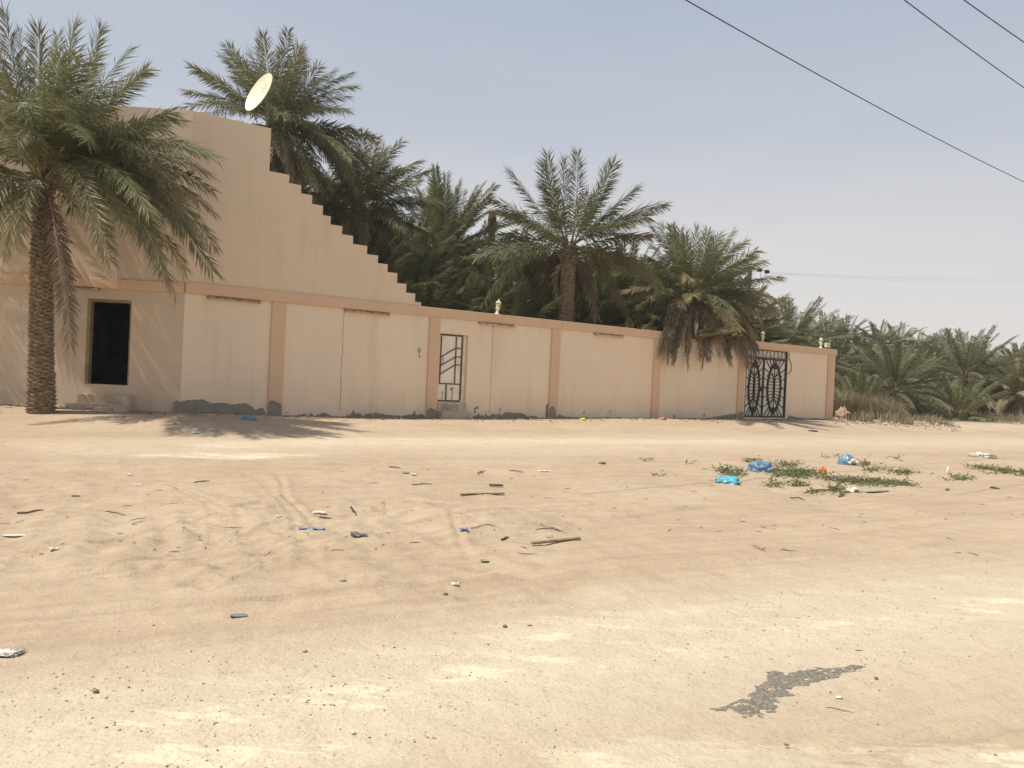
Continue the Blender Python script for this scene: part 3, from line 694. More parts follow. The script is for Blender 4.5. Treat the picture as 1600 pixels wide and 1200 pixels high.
# loose cable by the gate
cab = [(1233, 552), (1232, 559), (1234.5, 565), (1236, 570), (1236, 578), (1233.5, 583), (1229, 584)]
mb = MB(); mb.tube([PA(*(lambda r: (r[0], .02, r[1]))(A(a, b))) for a, b in cab], .013, 6)
tag(mb.build('cable', MAT['brownbar'], base=PA(gr, 0, 1)), 'thin brown cable looping down the wall beside the iron gate', 'cable')

# tube light fittings under the band
def fitting(P, s0_, s1_, zt, label):
    r_ = empty('tube_light', P((s0_+s1_)/2, .0, zt-.06), label, 'light fitting', 'old tube light fittings under the coping band')
    mb = MB(); U_ = UA if P is PA else UL; N__ = NA if P is PA else NL
    mb.box(P(0, 0, 0), U_, N__, UPZ, (s0_, s1_), (.002, .065), (zt-.075, zt-.01)); mb.build('body', MAT['fitting'], r_, bevel=.006)
    for k in (0, 1):
        x = s0_+.03 if k == 0 else s1_-.07; MB().box(P(0, 0, 0), U_, N__, UPZ, (x, x+.04), (.066, .12), (zt-.10, zt-.03)).build('end_holder', MAT['tube'], r_, bevel=.005)
    mb = MB(); mb.tube([P(s0_+.07, .095, zt-.065), P(s1_-.07, .095, zt-.065)], .018, 8); mb.build('tube', MAT['tube'], r_)
zf = ZT-BH
fitting(PL, L(87, 449)[0], L(158, 450)[0], L(120, 446.5)[1], 'tube light fitting left of the open dark doorway, behind the palm trunk')
fitting(PA, A(323, 467)[0], A(407, 467)[0], zf, 'tube light fitting on the bay below the tall house side')
fitting(PA, A(537, 487)[0], A(608, 490)[0], zf, 'stained tube light fitting between the house side and white door')
fitting(PA, A(748, 507)[0], A(803, 508)[0], zf, 'tube light fitting to the right of the white door, under the lantern')
fitting(PA, A(928, 521)[0], A(973, 522)[0], zf, 'small pale tube light fitting farthest along towards the iron gate')

# lanterns and floodlight on the wall top
def lantern(px_, label, tilt=0):
    s_ = A(px_, 500)[0]; base = PA(s_, -.07, ZT+.012)
    r_ = empty('wall_lantern', base, label, 'lamp', 'cream lanterns standing on the wall'); r_.rotation_euler = (0, tilt, 0)
    MB().lathe(base, [(.085, 0), (.085, .02), (.045, .05), (.04, .12), (.05, .14)], 12).build('foot', MAT['cream'], r_)
    MB().lathe(base, [(.05, .141), (.075, .18), (.085, .20), (.09, .215), (.07, .22), (.065, .235)], 6).build('gallery', MAT['cream'], r_)
    MB().lathe(base, [(.062, .236), (.078, .37)], 6).build('glass_body', MAT['lampglass'], r_)
    rb = MB()
    for k in range(6):
        th = 2*math.pi*(k+.5)/6; d_ = Vector((math.cos(th), math.sin(th), 0)); rb.tube([base+d_*.064+UPZ*.236, base+d_*.08+UPZ*.371], .007, 4)
    rb.build('ribs', MAT['cream'], r_)
    MB().lathe(base, [(.095, .372), (.095, .385), (.06, .42), (.02, .44), (.018, .46), (.028, .475), (.004, .50)], 12).build('cap', MAT['cream'], r_)
lantern(778, 'cream lantern on the wall top right of the white door, tilting slightly', R(5))
lantern(1195, 'cream lantern half hidden by fronds above the iron gate')
lantern(1286.5, 'cream lantern near the far end of the wall beside a floodlight')
sf = A(1296, 540)[0]; fb = PA(sf, -.1, ZT+.012)
r_ = empty('floodlight', fb, 'small pale rectangular floodlight on the wall end beside a lantern', 'floodlight')
MB().box(fb, UA, NA, UPZ, (-.16, .16), (-.05, .05), (.07, .27)).build('housing', MAT['gatewhite'], r_, bevel=.01)
MB().box(fb, UA, NA, UPZ, (-.135, .135), (.051, .058), (.095, .245)).build('lens', MAT['lampglass'], r_)
MB().box(fb, UA, NA, UPZ, (-.18, .18), (-.02, .02), (.0, .03)).build('bracket', MAT['steel'], r_)

# satellite dish on the house roof edge
dc = at(404.5, 144, 21.6)
vd = (CAM-dc).normalized(); r_d = Vector((0, 0, 1)).cross(vd).normalized(); u_d = vd.cross(r_d)
n_ = (vd*.31+(r_d*-.87+u_d*.49)*.95).normalized()

foot = dc-n_*.30; foot.z = ZTOP-.5
dsh = empty('satellite_dish', foot, 'cream round satellite dish tilted on its mast above the house roof', 'satellite dish')
Rd = .60; prof = [(.02, -.115), (.2, -.10), (.4, -.055), (.52, -.02), (Rd, .012), (Rd+.008, .016), (Rd+.01, .0), (.52, -.035), (.4, -.07), (.2, -.115), (.02, -.13)]
MB().lathe(dc, prof, 40, n_).build('reflector', MAT['dish'], dsh, smooth=False)
mb = MB(); mb.tube([foot, Vector((foot.x, foot.y, dc.z-.25)), dc-n_*.18], [.03, .03, .025], 8); mb.tube([dc-n_*.14, dc-n_*.30], .05, 8); mb.build('mast', MAT['steel'], dsh)
lo = (-UPZ+n_*n_.z).normalized()
mb = MB(); mb.tube([dc+lo*Rd*.93-n_*.03, Vector((foot.x, foot.y, foot.z+.45))], .014, 5); mb.build('strut', MAT['steel'], dsh)
mb = MB(); a_ = n_.orthogonal().normalized(); b_ = n_.cross(a_); rng = random.Random(3)
def dp(u, v):
    r2 = math.hypot(u, v); zz = np.interp(r2, [.02, .2, .4, .52, .6], [-.115, -.10, -.055, -.02, .012]); e1_ = -lo; e2_ = n_.cross(e1_); return dc+e1_*u+e2_*v+n_*(zz+.004)
for (u, v, l_, an) in ((.22, .05, .10, 1.2), (.16, -.1, .12, .3), (.28, -.05, .09, 2.0), (.05, .1, .08, .8), (.10, .0, .07, 1.6)):
    mb = MB(); mb.tube([dp(u+l_*(k/4-.5)*math.cos(an), v+l_*(k/4-.5)*math.sin(an)) for k in range(5)], .008, 4); mb.build('faded_print', MAT['dishmark'], dsh)

# ---------------------------------------------------------------- date palms
class Leafer:
    def __init__(s): s.V = []; s.T = []; s.C = []; s.n = 0
    def add(s, V, T, C): s.V.append(V); s.T.append(T+s.n); s.C.append(C); s.n += len(V)
    def build(s, name, parent, mat):
        V = np.concatenate(s.V); T = np.concatenate(s.T); C = np.concatenate(s.C)
        org = np.array(parent_world(parent)); me = numesh(name, V-org, T)
        a = me.color_attributes.new('tint', 'FLOAT_COLOR', 'POINT'); a.data.foreach_set('color', C.astype(np.float32).ravel())
        me.materials.append(mat); o = bpy.data.objects.new(name, me); COL.objects.link(o); o.parent = parent; return o
def frond(lf, B, Cn, T, rng, age=0., dens=1.0, lw=.42, twist=0., limp=0., petiole=.17, wid=1.0, clampf=None, vee=(-.35, 1.05)):
    B, Cn, T = (np.array(v, float) for v in (B, Cn, T))
    Lc = np.linalg.norm(Cn-B)+np.linalg.norm(T-Cn); Lc = .5*(Lc+np.linalg.norm(T-B))
    def pos(t): t = np.asarray(t)[:, None]; return (1-t)**2*B+2*t*(1-t)*Cn+t*t*T
    def tan(t):
        t = np.asarray(t)[:, None]; d = 2*(1-t)*(Cn-B)+2*t*(T-Cn); return d/np.linalg.norm(d, axis=1)[:, None]
    pl = np.cross(Cn-B, T-B)
    h = T-B; hd = np.array([h[0], h[1], 0.])
    if np.linalg.norm(hd) > .25*np.linalg.norm(h): S0 = np.array([-hd[1], hd[0], 0])/np.linalg.norm(hd)
    else:
        a = rng.uniform(0, 6.28); S0 = np.array([math.cos(a), math.sin(a), 0])
    rf = rng.uniform(0, 1)
    # rachis
    nr = 9; t = np.linspace(0, 1, nr); p = pos(t); tt = tan(t)
    def frame(tt, tw):
        s = S0-tt*(tt@S0)[:, None]; s /= np.linalg.norm(s, axis=1)[:, None]; n = np.cross(s, tt)
        c_, s_ = np.cos(tw)[:, None], np.sin(tw)[:, None]
        return s*c_+n*s_, n*c_-s*s_
    S, Nn = frame(tt, twist*t)
    r = np.interp(t, [0, .08, .2, 1], [.055, .03, .02, .005])[:, None]*(1.0 if wid >= 1 else 1)
    ring = np.stack([p+S*r, p+Nn*r*.8, p-S*r, p-Nn*r*.6], 1).reshape(-1, 3)
    if clampf is not None: ring = clampf(ring)
    i = np.arange(nr-1)[:, None]*4; k = np.arange(4)[None, :]; a = (i+k).ravel(); b = (i+(k+1) % 4).ravel()
    F_ = np.concatenate([np.stack([a, b, b+4], 1), np.stack([a, b+4, a+4], 1)])
    c0 = np.tile([max(age, .42), rf, .8, 1], (len(ring), 1)); lf.add(ring, F_, c0)
    # leaflets
    n = int(Lc*(1-petiole)/.027*dens); n = max(n, 16)
    for side in (1, -1):
        t = petiole+(1-petiole)*(np.arange(n)+rng.uniform(0, 1))/n; t = np.clip(t, 0, .995)
        u = (t-petiole)/(1-petiole)
        nv = np.random.RandomState(rng.randrange(1 << 30))
        p = pos(t); tt = tan(t); S, Nn = frame(tt, twist*t)
        ang = np.interp(u, [0, .15, .6, 1], [1.25, 1.05, .82, .52])+nv.normal(0, .13, n)
        ln = lw*np.interp(u, [0, .12, .4, .75, 1], [.5, .88, 1.0, .95, .78])*nv.uniform(.8, 1.12, n)
        vv = nv.uniform(vee[0], vee[1], n)
        D = tt*np.cos(ang)[:, None]+(S*side*np.cos(vv)[:, None]+Nn*np.sin(vv)[:, None])*np.sin(ang)[:, None]
        dr = limp+nv.uniform(0, .12, n)
        D2 = D.copy(); D2[:, 2] -= dr; D2 /= np.linalg.norm(D2, axis=1)[:, None]
        W = np.cross(D, Nn); W /= np.linalg.norm(W, axis=1)[:, None]
        w_ = (.0135*wid*nv.uniform(.8, 1.25, n)/max(.6, dens)**.7)[:, None]
        m = p+D*(ln*.42)[:, None]; tip = m+D2*(ln*.58)[:, None]
        fold = Nn*w_*.5
        Vv = np.stack([p, m+W*w_+fold, tip, m-W*w_+fold], 1).reshape(-1, 3)
        if clampf is not None: Vv = clampf(Vv)
        q = np.arange(n)*4; Ft = np.concatenate([np.stack([q, q+1, q+2], 1), np.stack([q, q+2, q+3], 1)])
        rl = nv.uniform(0, 1, n)
        ag = np.clip(age+nv.normal(0, .05, n)+.25*(u > .93)*nv.uniform(0, 1, n), 0, 1)
        Cc = np.repeat(np.stack([ag, np.full(n, rf), rl, np.ones(n)], 1), 4, axis=0)
        lf.add(Vv, Ft, Cc)
def aframe(B, az, e, L_, bend):
    """control and tip of a frond leaving B at elevation e, bending down by 'bend' radians at its tip"""
    a = np.array([math.cos(az), math.sin(az), 0]); z = np.array([0, 0, 1.])
    d0 = a*math.cos(e)+z*math.sin(e); e2 = e-bend; d1 = a*math.cos(e2)+z*math.sin(e2)
    Cn = B+d0*L_*.5; return Cn, Cn+d1*L_*.5
def crown(lf, dead, B, rng, n=46, L_=3.6, emax=84, emin=-30, ndead=10, dens=1.0, lw=.42, wid=1.0, clampf=None, azok=None, bend=(.35, .75), ageb=0., dwid=None, dlen=.85, vee=(-.35, 1.05)):
    B = np.array(B, float); az = rng.uniform(0, 6.28)
    for i in range(n):
        az += 2.39996+rng.uniform(-.2, .2); f = (i+.5)/n
        if azok and not azok(az): continue
        e = R(emax+(emin-emax)*f**1.05+rng.uniform(-8, 8)); l_ = L_*rng.uniform(.84, 1.1)*(.72+.28*min(1, f*3))
        b0 = B+np.array([math.cos(az), math.sin(az), 0])*.16+np.array([0, 0, .3-.55*f])
        Cn, T = aframe(b0, az, e, l_, rng.uniform(*bend)*(.5+f))
        age = ageb+(rng.uniform(.2, .6) if rng.random() < .16*min(1, f*3) else 0)+(0 if f < .6 else rng.uniform(0, .35)*(f-.6)/.4*2)
        frond(lf, b0, Cn, T, rng, age, dens, lw, rng.uniform(-1.0, 1.0)*(.3+f), .05+.25*f, wid=wid, clampf=clampf, vee=vee)
    for i in range(ndead):
        az += 2.39996
        if azok and not azok(az): continue
        e = R(rng.uniform(-62, -18)); l_ = L_*rng.uniform(.6, 1.0)*dlen
        b0 = B+np.array([math.cos(az), math.sin(az), 0])*.16+np.array([0, 0, -.3])
        Cn, T = aframe(b0, az, e, l_, rng.uniform(.3, .9))
        frond(dead, b0, Cn, T, rng, rng.uniform(.6, 1), dens*.8, lw*.8, rng.uniform(-1.5, 1.5), .7, wid=wid*.8, clampf=clampf)
def trunk_mb(p0, p1, r0, r1, rng, flare=1.0, rows=None, skirt=.0, cols=11, stub=1.0):
    """tapered trunk wrapped in spiralling cut leaf bases"""
    mb = MB(); p0, p1 = Vector(p0), Vector(p1); ax = (p1-p0); H = ax.length; ax.normalize()
    a = ax.orthogonal().normalized(); b = ax.cross(a); n = 14
    zs_ = [0, .06, .15, .3, .6, .85, .96, 1.0]; rr = [r0*1.25*flare, r0*1.1, r0, (r0*.7+r1*.3), (r0*.4+r1*.6), r1, r1*1.15, r1*.7]
    bend_ = (a*rng.uniform(-1, 1)+b*rng.uniform(-1, 1))*H*.012
    def cen(f): return p0+ax*H*f+bend_*math.sin(f*math.pi)
    def rad(f): return float(np.interp(f, zs_, rr))
    mb.tube([cen(f) for f in zs_], [rad(f)*.93 for f in zs_], n)
    rows = rows or max(8, int(H/.095))
    for i in range(rows):
        for k in range(cols):
            f = (i+k/cols*0+.5*(k % 2)+rng.uniform(-.12, .12))/rows
            if f < .005 or f > .99: continue
            th = 2*math.pi*(k+.12*i+rng.uniform(-.12, .12))/cols
            d = a*math.cos(th)+b*math.sin(th); sd = ax.cross(d); c = cen(f); r = rad(f)
            hw = math.pi*r/cols*1.15*rng.uniform(.8, 1.15); hh = H/rows*rng.uniform(.75, 1.05); pr = rng.uniform(.028, .055)*stub*(1+.4*(f > .85))
            if f > .9: pr *= 1.6
            q = [c+d*(r*.86)-sd*hw-ax*hh*.6, c+d*(r*.86)+sd*hw-ax*hh*.6, c+d*(r+pr)+sd*hw*.8+ax*hh*.3, c+d*(r+pr)-sd*hw*.8+ax*hh*.3,
                 c+d*(r*.86)-sd*hw*.9+ax*hh*.45, c+d*(r*.86)+sd*hw*.9+ax*hh*.45]
            mb.add(q, [(0, 1, 2, 3), (3, 2, 5, 4), (0, 3, 4), (1, 5, 2), (0, 4, 5, 1)])
    return mb
def cfrond(lf, B, tip, rng, h=.15, dx=None, **kw):
    B = np.array(B, float); T = np.array(tip, float); ch = T-B; ln = np.linalg.norm(ch)
    hd = np.array([ch[0], ch[1], 0.]); 
    Cn = B+ch*.45+np.array([0, 0, h*ln])
    hn = np.linalg.norm(hd)
    if hn > 1e-3: Cn = Cn+hd/hn*ln*kw.pop('outw', 0.0)
    frond(lf, B, Cn, T, rng, **kw)
def hero(name_label, d, basepx, crownpx, tips, seed, r0, r1, base_z=None, lift=0, filler=None, fill_kw=None, clampf=None, group=None, stub=1.0, lw=.42, crowndepth=None):
    rng = random.Random(seed); cr_ = Vector(at(*crownpx, d)); ba = Vector(at(*basepx, d)) if base_z is None else Vector((at(*basepx, d).x, d, base_z))
    root = empty('date_palm', ba, name_label, 'palm tree', group)
    trunk_mb(ba-UPZ*.25, cr_+UPZ*.22, r0, r1, rng, stub=stub).build('trunk', MAT['trunk'], root)
    lf, dd = Leafer(), Leafer()
    for tp in tips:
        px_, py_, off, h, age = tp[:5]; py_ += 10*min(1, max(0, (crownpx[1]-py_-40)/80)); T = at(px_, py_, d+off)
        dr = (T-cr_); b0 = cr_+Vector((dr.x, dr.y, 0)).normalized()*.15+UPZ*(.25 if dr.z > 0 else -.12)
        tgt = dd if age > .6 else lf
        cfrond(tgt, b0, T, rng, h=h, age=age, twist=rng.uniform(-.9, .9), limp=.08+(.4 if age > .6 else .15*(dr.z < 0)), clampf=clampf, lw=lw*(.85 if age > .6 else 1), outw=.05)
    if filler: crown(lf, dd, cr_, rng, clampf=clampf, lw=lw, **filler)
    lf.build('crown', root, MAT['leaf'])
    if dd.n: dd.build('dry_fronds', root, MAT['leaf'])
    return root, cr_
# palm in front of the house: keep its fronds off the wall
nLv = np.array(NL); c0v = np.array(C0)
nAv = np.array(NA)
def clampL(V):
    n = (V-c0v)@nLv; f = np.where(n < .5, .06+.44*np.exp(np.minimum(0, (n-.5)/.9)), n); return V+((f-n)[:, None])*nLv
tipsA = [(8, 12, -1, .05, 0), (32, 42, .5, .05, 0), (62, 38, -.8, .03, 0), (90, 46, .7, .03, 0), (115, 30, -.5, .05, .1), (156, 38, .3, .07, 0),
         (200, 66, -.6, .10, 0), (228, 100, .3, .13, 0), (190, 112, -1.6, .1, .1), (284, 180, .2, .22, .15), (262, 196, -1.2, .22, .2), (338, 244, -.3, .26, .15), (318, 232, .6, .24, .1),
         (330, 296, -.8, .28, .2), (296, 300, .3, .3, .1), (332, 424, -.6, .44, .25), (312, 372, -1.3, .4, .15), (276, 462, -.3, .44, .28), (250, 400, -1.5, .4, .2), (170, 406, -1.8, .42, .3),
         (150, 340, -2.2, .42, .2), (232, 330, -2.2, .36, .1), (22, 385, -1.2, .45, .3), (5, 400, -.9, .45, .25), (-30, 330, -1.2, .4, .2), (-60, 240, -.5, .25, .1), (-90, 160, -.8, .2, 0),
         (-50, 70, .3, .1, 0), (-20, 40, -.6, .07, 0), (-110, 300, -.2, .35, .1), (-80, 400, .2, .42, .2), (-40, 450, -.5, .45, .3),
         (30, 150, -3.0, .25, .05), (25, 215, -3.1, .35, .2), (110, 160, -2.8, .2, 0), (140, 215, -3.0, .3, .1), (160, 130, -2.2, .15, 0), (200, 190, -2.2, .25, .1), (240, 250, -1.9, .3, .15),
         (0, 120, -2.0, .12, 0), (0, 190, -2.4, .2, 0), (95, 80, -1.6, .08, 0), (70, 100, -2.2, .1, 0), (150, 80, 1.0, .08, 0), (40, 90, 1.0, .06, 0),
         (325, 270, .5, .28, .2), (334, 330, .2, .34, .3), (300, 345, .6, .36, .35), (335, 385, -.9, .42, .4), (290, 420, .3, .42, .4), (262, 435, -.9, .42, .35), (300, 250, -1.6, .26, .2), (245, 370, .4, .38, .4), (200, 360, -1.9, .4, .3), (310, 320, -1.8, .34, .3),
         (-60, 300, 1.3, .3, .1), (-20, 330, 1.2, .35, .1), (-40, 380, 1.3, .4, .2), (120, 330, 1.2, .35, .2), (-100, 350, 1.3, .4, .2), (100, 240, 1.4, .2, 0), (180, 300, 1.3, .3, .2), (-90, 240, 1.2, .25, 0),
         (110, 540, -.9, .10, 1.0), (280, 270, -1.0, .3, .1), (212, 280, -.2, .32, .05)]
palmA, crA = hero('tall date palm in front of the house beside the open doorway', 17.3, (66, 641), (66, 278), tipsA, 7, .235, .165, lw=.52,
             base_z=None, clampf=clampL, stub=1.3, filler=dict(n=20, L_=3.3, emax=82, emin=8, ndead=0))
nB = -.4
def clampA(V):   # fronds of trees behind the boundary wall stay behind or above it
    n = (V-c0v)@nAv; z = V[:, 2]; lowm = (z < ZT+.05) & (n > -.35)
    out_ = V.copy(); out_[lowm] += ((-.36-n[lowm])[:, None])*nAv; return out_
hero('date palm just outside the left edge, known from its shadow on the house front', 17.5, (-330, 641), (-330, 268), [(-260, 330, 1.4, .3, 0), (-200, 300, 1.2, .25, 0), (-180, 250, .6, .2, 0), (-300, 380, 1.2, .4, .2)], 99, .24, .18,
     clampf=clampL, filler=dict(n=44, L_=3.2, emax=80, emin=-30, ndead=6))
tipsB = [(300, 97, 0, .05, 0), (328, 118, .8, .05, 0), (355, 80, -.3, .04, 0), (380, 92, 1, .03, 0), (405, 57, 0, .02, 0), (440, 72, .5, .02, 0), (470, 72, -.4, .03, 0), (478, 90, .8, .04, 0), (497, 98, -.5, .06, 0),
         (520, 105, .2, .07, 0), (541, 150, .4, .14, 0), (543, 172, -.6, .16, 0), (285, 168, -.2, .2, .1), (310, 182, .6, .2, 0), (556, 212, .1, .2, .1), (575, 245, .4, .3, .6), (560, 300, -.5, .36, .4), (545, 270, -1.2, .34, .7),
         (520, 300, .2, .38, .75), (490, 290, -.9, .36, .5), (455, 280, -1, .4, .8), (590, 280, .8, .36, .3), (430, 110, 1.5, .04, 0), (455, 120, -1.6, .06, 0), (480, 140, -1.8, .1, 0), (400, 110, -1.7, .1, 0), (500, 200, -1.8, .2, 0), (365, 150, .8, .12, 0),
         (610, 300, .3, .3, .65), (575, 320, 1.0, .34, .3), (440, 238, -1.3, .3, .95)]
hero('tall date palm behind the house roof and the satellite dish', 26.5, (424, 560), (430, 195), tipsB, 12, .26, .22, base_z=0, filler=dict(n=38, L_=3.1, emax=84, emin=-25, ndead=20), lw=.52)
tipsB2 = [(618, 262, 0, .1, 0), (638, 296, .3, .14, 0), (640, 318, -.5, .2, .1), (622, 345, 0, .28, .2), (590, 236, 0, .06, 0), (600, 255, .5, .07, 0), (570, 240, -.5, .05, 0), (645, 380, .5, .35, .6), (620, 400, -.5, .4, .7), (540, 250, 0, .06, 0)]
hero('leaning-crowned date palm above the top steps of the parapet', 29.5, (560, 560), (560, 325), tipsB2, 21, .25, .2, base_z=0, filler=dict(n=56, L_=3.1, emax=80, emin=-35, ndead=24), lw=.54)
tipsC = [(640, 318, 0, .08, 0), (660, 293, .3, .06, 0), (672, 290, -.3, .04, 0), (682, 287, .4, .03, 0), (695, 283, 0, .02, 0), (703, 287, .5, .02, 0), (715, 290, -.4, .03, 0), (726, 293, .3, .04, 0), (738, 302, 0, .06, 0), (742, 325, .3, .10, 0), (735, 345, -.5, .15, 0), (645, 340, .2, .15, 0)]
hero('dense round-headed dark green date palm in the middle of the grove', 36, (692, 560), (690, 395), tipsC, 31, .27, .24, base_z=0, lw=.5, filler=dict(n=72, L_=3.9, emax=88, emin=-45, ndead=8, bend=(.2, .5), vee=(0, .6)))
tipsD = [(800, 258, 0, .05, 0), (771, 308, .2, .14, 0), (775, 325, 1.0, .16, 0), (857, 233, .2, .03, 0), (850, 250, -.8, .04, 0), (880, 243, .6, .02, 0), (903, 232, -.2, .02, 0), (948, 243, .3, .04, .05), (958, 248, -.8, .05, .12), (991, 288, .1, .10, 0), (1037, 316, .4, .16, 0),
         (1012, 336, -.5, .20, .12), (985, 350, -1.5, .24, .15), (988, 372, .6, .25, .1), (955, 408, -1.2, .42, .35), (1030, 448, -.3, .36, .3), (1000, 430, .9, .34, .15), (905, 470, 1.6, .4, .6), (745, 400, .3, .28, .2), (750, 480, -.6, .40, .4), (765, 430, .4, .34, .3), (800, 480, .6, .42, .5), (852, 485, 1.2, .4, .55), (845, 470, 1.2, .45, .7),
         (990, 512, -.6, .42, .4), (968, 470, .3, .38, .6), (930, 470, .9, .4, .9), (820, 420, .9, .3, .1), (830, 350, -1.6, .15, 0), (920, 300, -1.8, .1, 0), (870, 290, -1.6, .05, 0)]
hero('tall open-crowned date palm just behind the wall with a sunlit scaly trunk', 28.6, (884, 560), (889, 392), tipsD, 44, .27, .24, base_z=0, clampf=clampA, stub=1.3, filler=dict(n=24, L_=3.0, emax=78, emin=-20, ndead=10, azok=lambda a: math.sin(a) > -.45), lw=.66)
tipsE = [(1014, 366, 0, .08, 0), (1033, 343, .4, .05, 0), (1050, 347, -.4, .04, 0), (1063, 352, .6, .03, 0), (1087, 350, 0, .03, 0), (1106, 355, -.4, .05, 0), (1133, 374, .2, .08, .12), (1120, 390, -.8, .1, .1), (1175, 400, .1, .16, .1), (1180, 415, -.7, .2, .15),
         (1165, 440, .5, .22, .1), (1216, 470, .3, .28, .35), (1222, 488, -.3, .3, .45), (1190, 500, -.8, .34, .4), (1175, 520, .2, .36, .55), (1010, 425, -.4, .3, .3), (1025, 470, -.9, .36, .3), (1000, 480, .4, .38, .3)]
def overA(V):    # fronds that hang over the wall: pushed in front of it when below the coping
    n = (V-c0v)@nAv; z = V[:, 2]; m = (z < ZT+.06) & (n > -.6) & (n < .12)
    o_ = V.copy(); o_[m] += ((.12+.25*(ZT-z[m]).clip(0, 1)-n[m])[:, None])*nAv
    m2 = (z < ZT+.06) & (n <= -.6); return o_
rootE, crE = hero('bushy date palm leaning over the wall left of the gate with a hanging dry skirt', 30.8, (1082, 600), (1083, 462), tipsE, 55, .3, .3, base_z=0, clampf=clampA, filler=dict(n=52, L_=3.2, emax=80, emin=-20, ndead=22, ageb=.12), lw=.56)
lf = Leafer(); rng = random.Random(77)
for (px_, py_, off, h) in [(1032, 562, -1.6, .5), (1046, 545, -1.2, .5), (1068, 552, -1.6, .5), (1075, 575, -1.9, .5), (1090, 560, -1.6, .55), (1098, 572, -1.8, .55), (1108, 560, -1.5, .6), (1122, 555, -1.4, .6), (1136, 560, -1.5, .6), (1150, 552, -1.1, .6), (1160, 548, -.9, .6), (1170, 575, -.7, .55), (1176, 560, -.5, .5),
                          (1182, 545, -.3, .5), (1100, 540, -1.4, .5), (1120, 530, -1.2, .5), (1060, 520, -1.0, .4), (1040, 505, -.6, .4), (1085, 520, -1.6, .4), (1150, 520, -.6, .45), (1165, 572, -.9, .6), (1140, 570, -1.2, .6)]:
    s_t, z_t = A(px_, py_, .28)
    T = PA(s_t, .28+.1*rng.random(), z_t) if py_ > 528 else at(px_, py_, 30.8+off)
    ce = crE; dr = T-ce; b0 = ce+Vector((dr.x, dr.y, 0)).normalized()*.2-UPZ*.2
    cfrond(lf, b0, T, rng, h=h, age=rng.uniform(.55, 1), twist=rng.uniform(-2, 2), limp=.9, clampf=overA, lw=.36, outw=.12)
for _ in range(34):
    px_ = rng.uniform(1028, 1186); py_ = rng.uniform(498, 566); s_t, z_t = A(px_, py_, .2); T = PA(s_t, .2+.2*rng.random(), z_t) if py_ > 528 else at(px_, py_, 30.8-rng.uniform(.2, 1.4))
    dr = T-crE; b0 = crE+Vector((dr.x, dr.y, 0)).normalized()*.25-UPZ*.3; cfrond(lf, b0, T, rng, h=rng.uniform(.3, .6), age=rng.uniform(.5, 1), twist=rng.uniform(-2, 2), limp=.8, clampf=overA, lw=.4, outw=.12)
for px_, py_ in ((1050, 445), (1063, 425), (1097, 438), (1070, 452)):
    T = at(px_, py_, 29.6); cfrond(lf, crE+UPZ*.1, T, rng, h=.25, age=.42, twist=0, limp=.6, lw=.12, dens=.5)
lf.build('hanging_skirt', rootE, MAT['leaf'])

# reusable palms for the grove
def variant(seed, H, n, L_, emin, nd, dens, wid, r=.25, emax=84, lw=.42, bend=(.35, .75), vee=(0.0, .65)):
    rng = random.Random(seed); lf, dd = Leafer(), Leafer(); root = empty('date_palm', (0, 0, 0), 'x', 'palm tree')
    trunk_mb((0, 0, -.3), (0, 0, H), r, r*.85, rng, cols=9, rows=max(6, int(H/.16))).build('trunk', MAT['trunk'], root)
    crown(lf, dd, (0, 0, H), rng, n, L_, emax, emin, nd, dens, lw, wid, bend=bend, vee=vee)
    lf.build('crown', root, MAT['leaf'])
    if dd.n: dd.build('dry_fronds', root, MAT['leaf'])
    return root
VAR = [variant(101, 4.4, 62, 3.5, -40, 18, .85, 1.25), variant(102, 3.2, 66, 3.6, -40, 14, .85, 1.25), variant(103, 5.4, 56, 3.4, -45, 20, .85, 1.25, bend=(.5, 1.0)),
       variant(104, 1.6, 56, 3.5, -15, 16, .85, 1.3, r=.3), variant(105, .5, 46, 3.3, 4, 14, .85, 1.3, r=.3, bend=(.5, 1.0)), variant(106, 2.4, 62, 3.6, -35, 26, .85, 1.25, r=.28),
       variant(107, 6.4, 46, 3.4, -50, 16, .5, 2.0, bend=(.6, 1.1), lw=.6, vee=(.1, .5)), variant(108, 4.6, 46, 3.6, -45, 22, .5, 2.0, bend=(.5, 1.0), lw=.6, vee=(.1, .5))]
HT = [4.4+2.9, 3.2+3.0, 5.4+2.8, 1.6+2.9, .5+2.6, 2.4+3.0, 6.4+2.5, 4.6+2.7]
used = [False]*len(VAR)
def place(vi, x, y, z, rz, s, label, group, name='date_palm'):
    src = VAR[vi]
    if not used[vi]: r_ = src; used[vi] = True
    else:
        r_ = src.copy(); COL.objects.link(r_)
        for ch in src.children:
            c = ch.copy(); COL.objects.link(c); c.parent = r_
    r_.location = (x, y, z); r_.rotation_euler = (0, 0, rz); r_.scale = (s, s, s); tag(r_, label, 'palm tree', group)
    return r_
rng = random.Random(2024)
def pxpos(px_, Yd): v = at(px_, 600, Yd); return v.x, v.y
def place_top(vi, px_, ytop, Yd, s, label, group):
    s0_ = s
    for _ in range(80):
        t_ = at(px_, ytop, Yd); s = s0_; z = t_.z-HT[vi]*s
        if z > 0: s *= t_.z/(HT[vi]*s); z = 0
        if group != GG or (t_-C0).dot(NA) < -4.1*s-.2: break
        Yd += .25
    return place(vi, t_.x, t_.y, z, rng.uniform(0, 6.28), s, label, group)
GG = 'date palms of the grove behind the wall'
def uniq(items, lab):
    d = {}
    for it in items: d.setdefault(lab(it), []).append(it)
    res = {}
    for k, v in d.items():
        v.sort(key=lambda it: it[0]); nm = {1: [''], 2: ['left ', 'right '], 3: ['left ', 'middle ', 'right ']}.get(len(v), ['']*len(v))
        for n_, it in zip(nm, v): res[id(it)] = n_+k
    return res
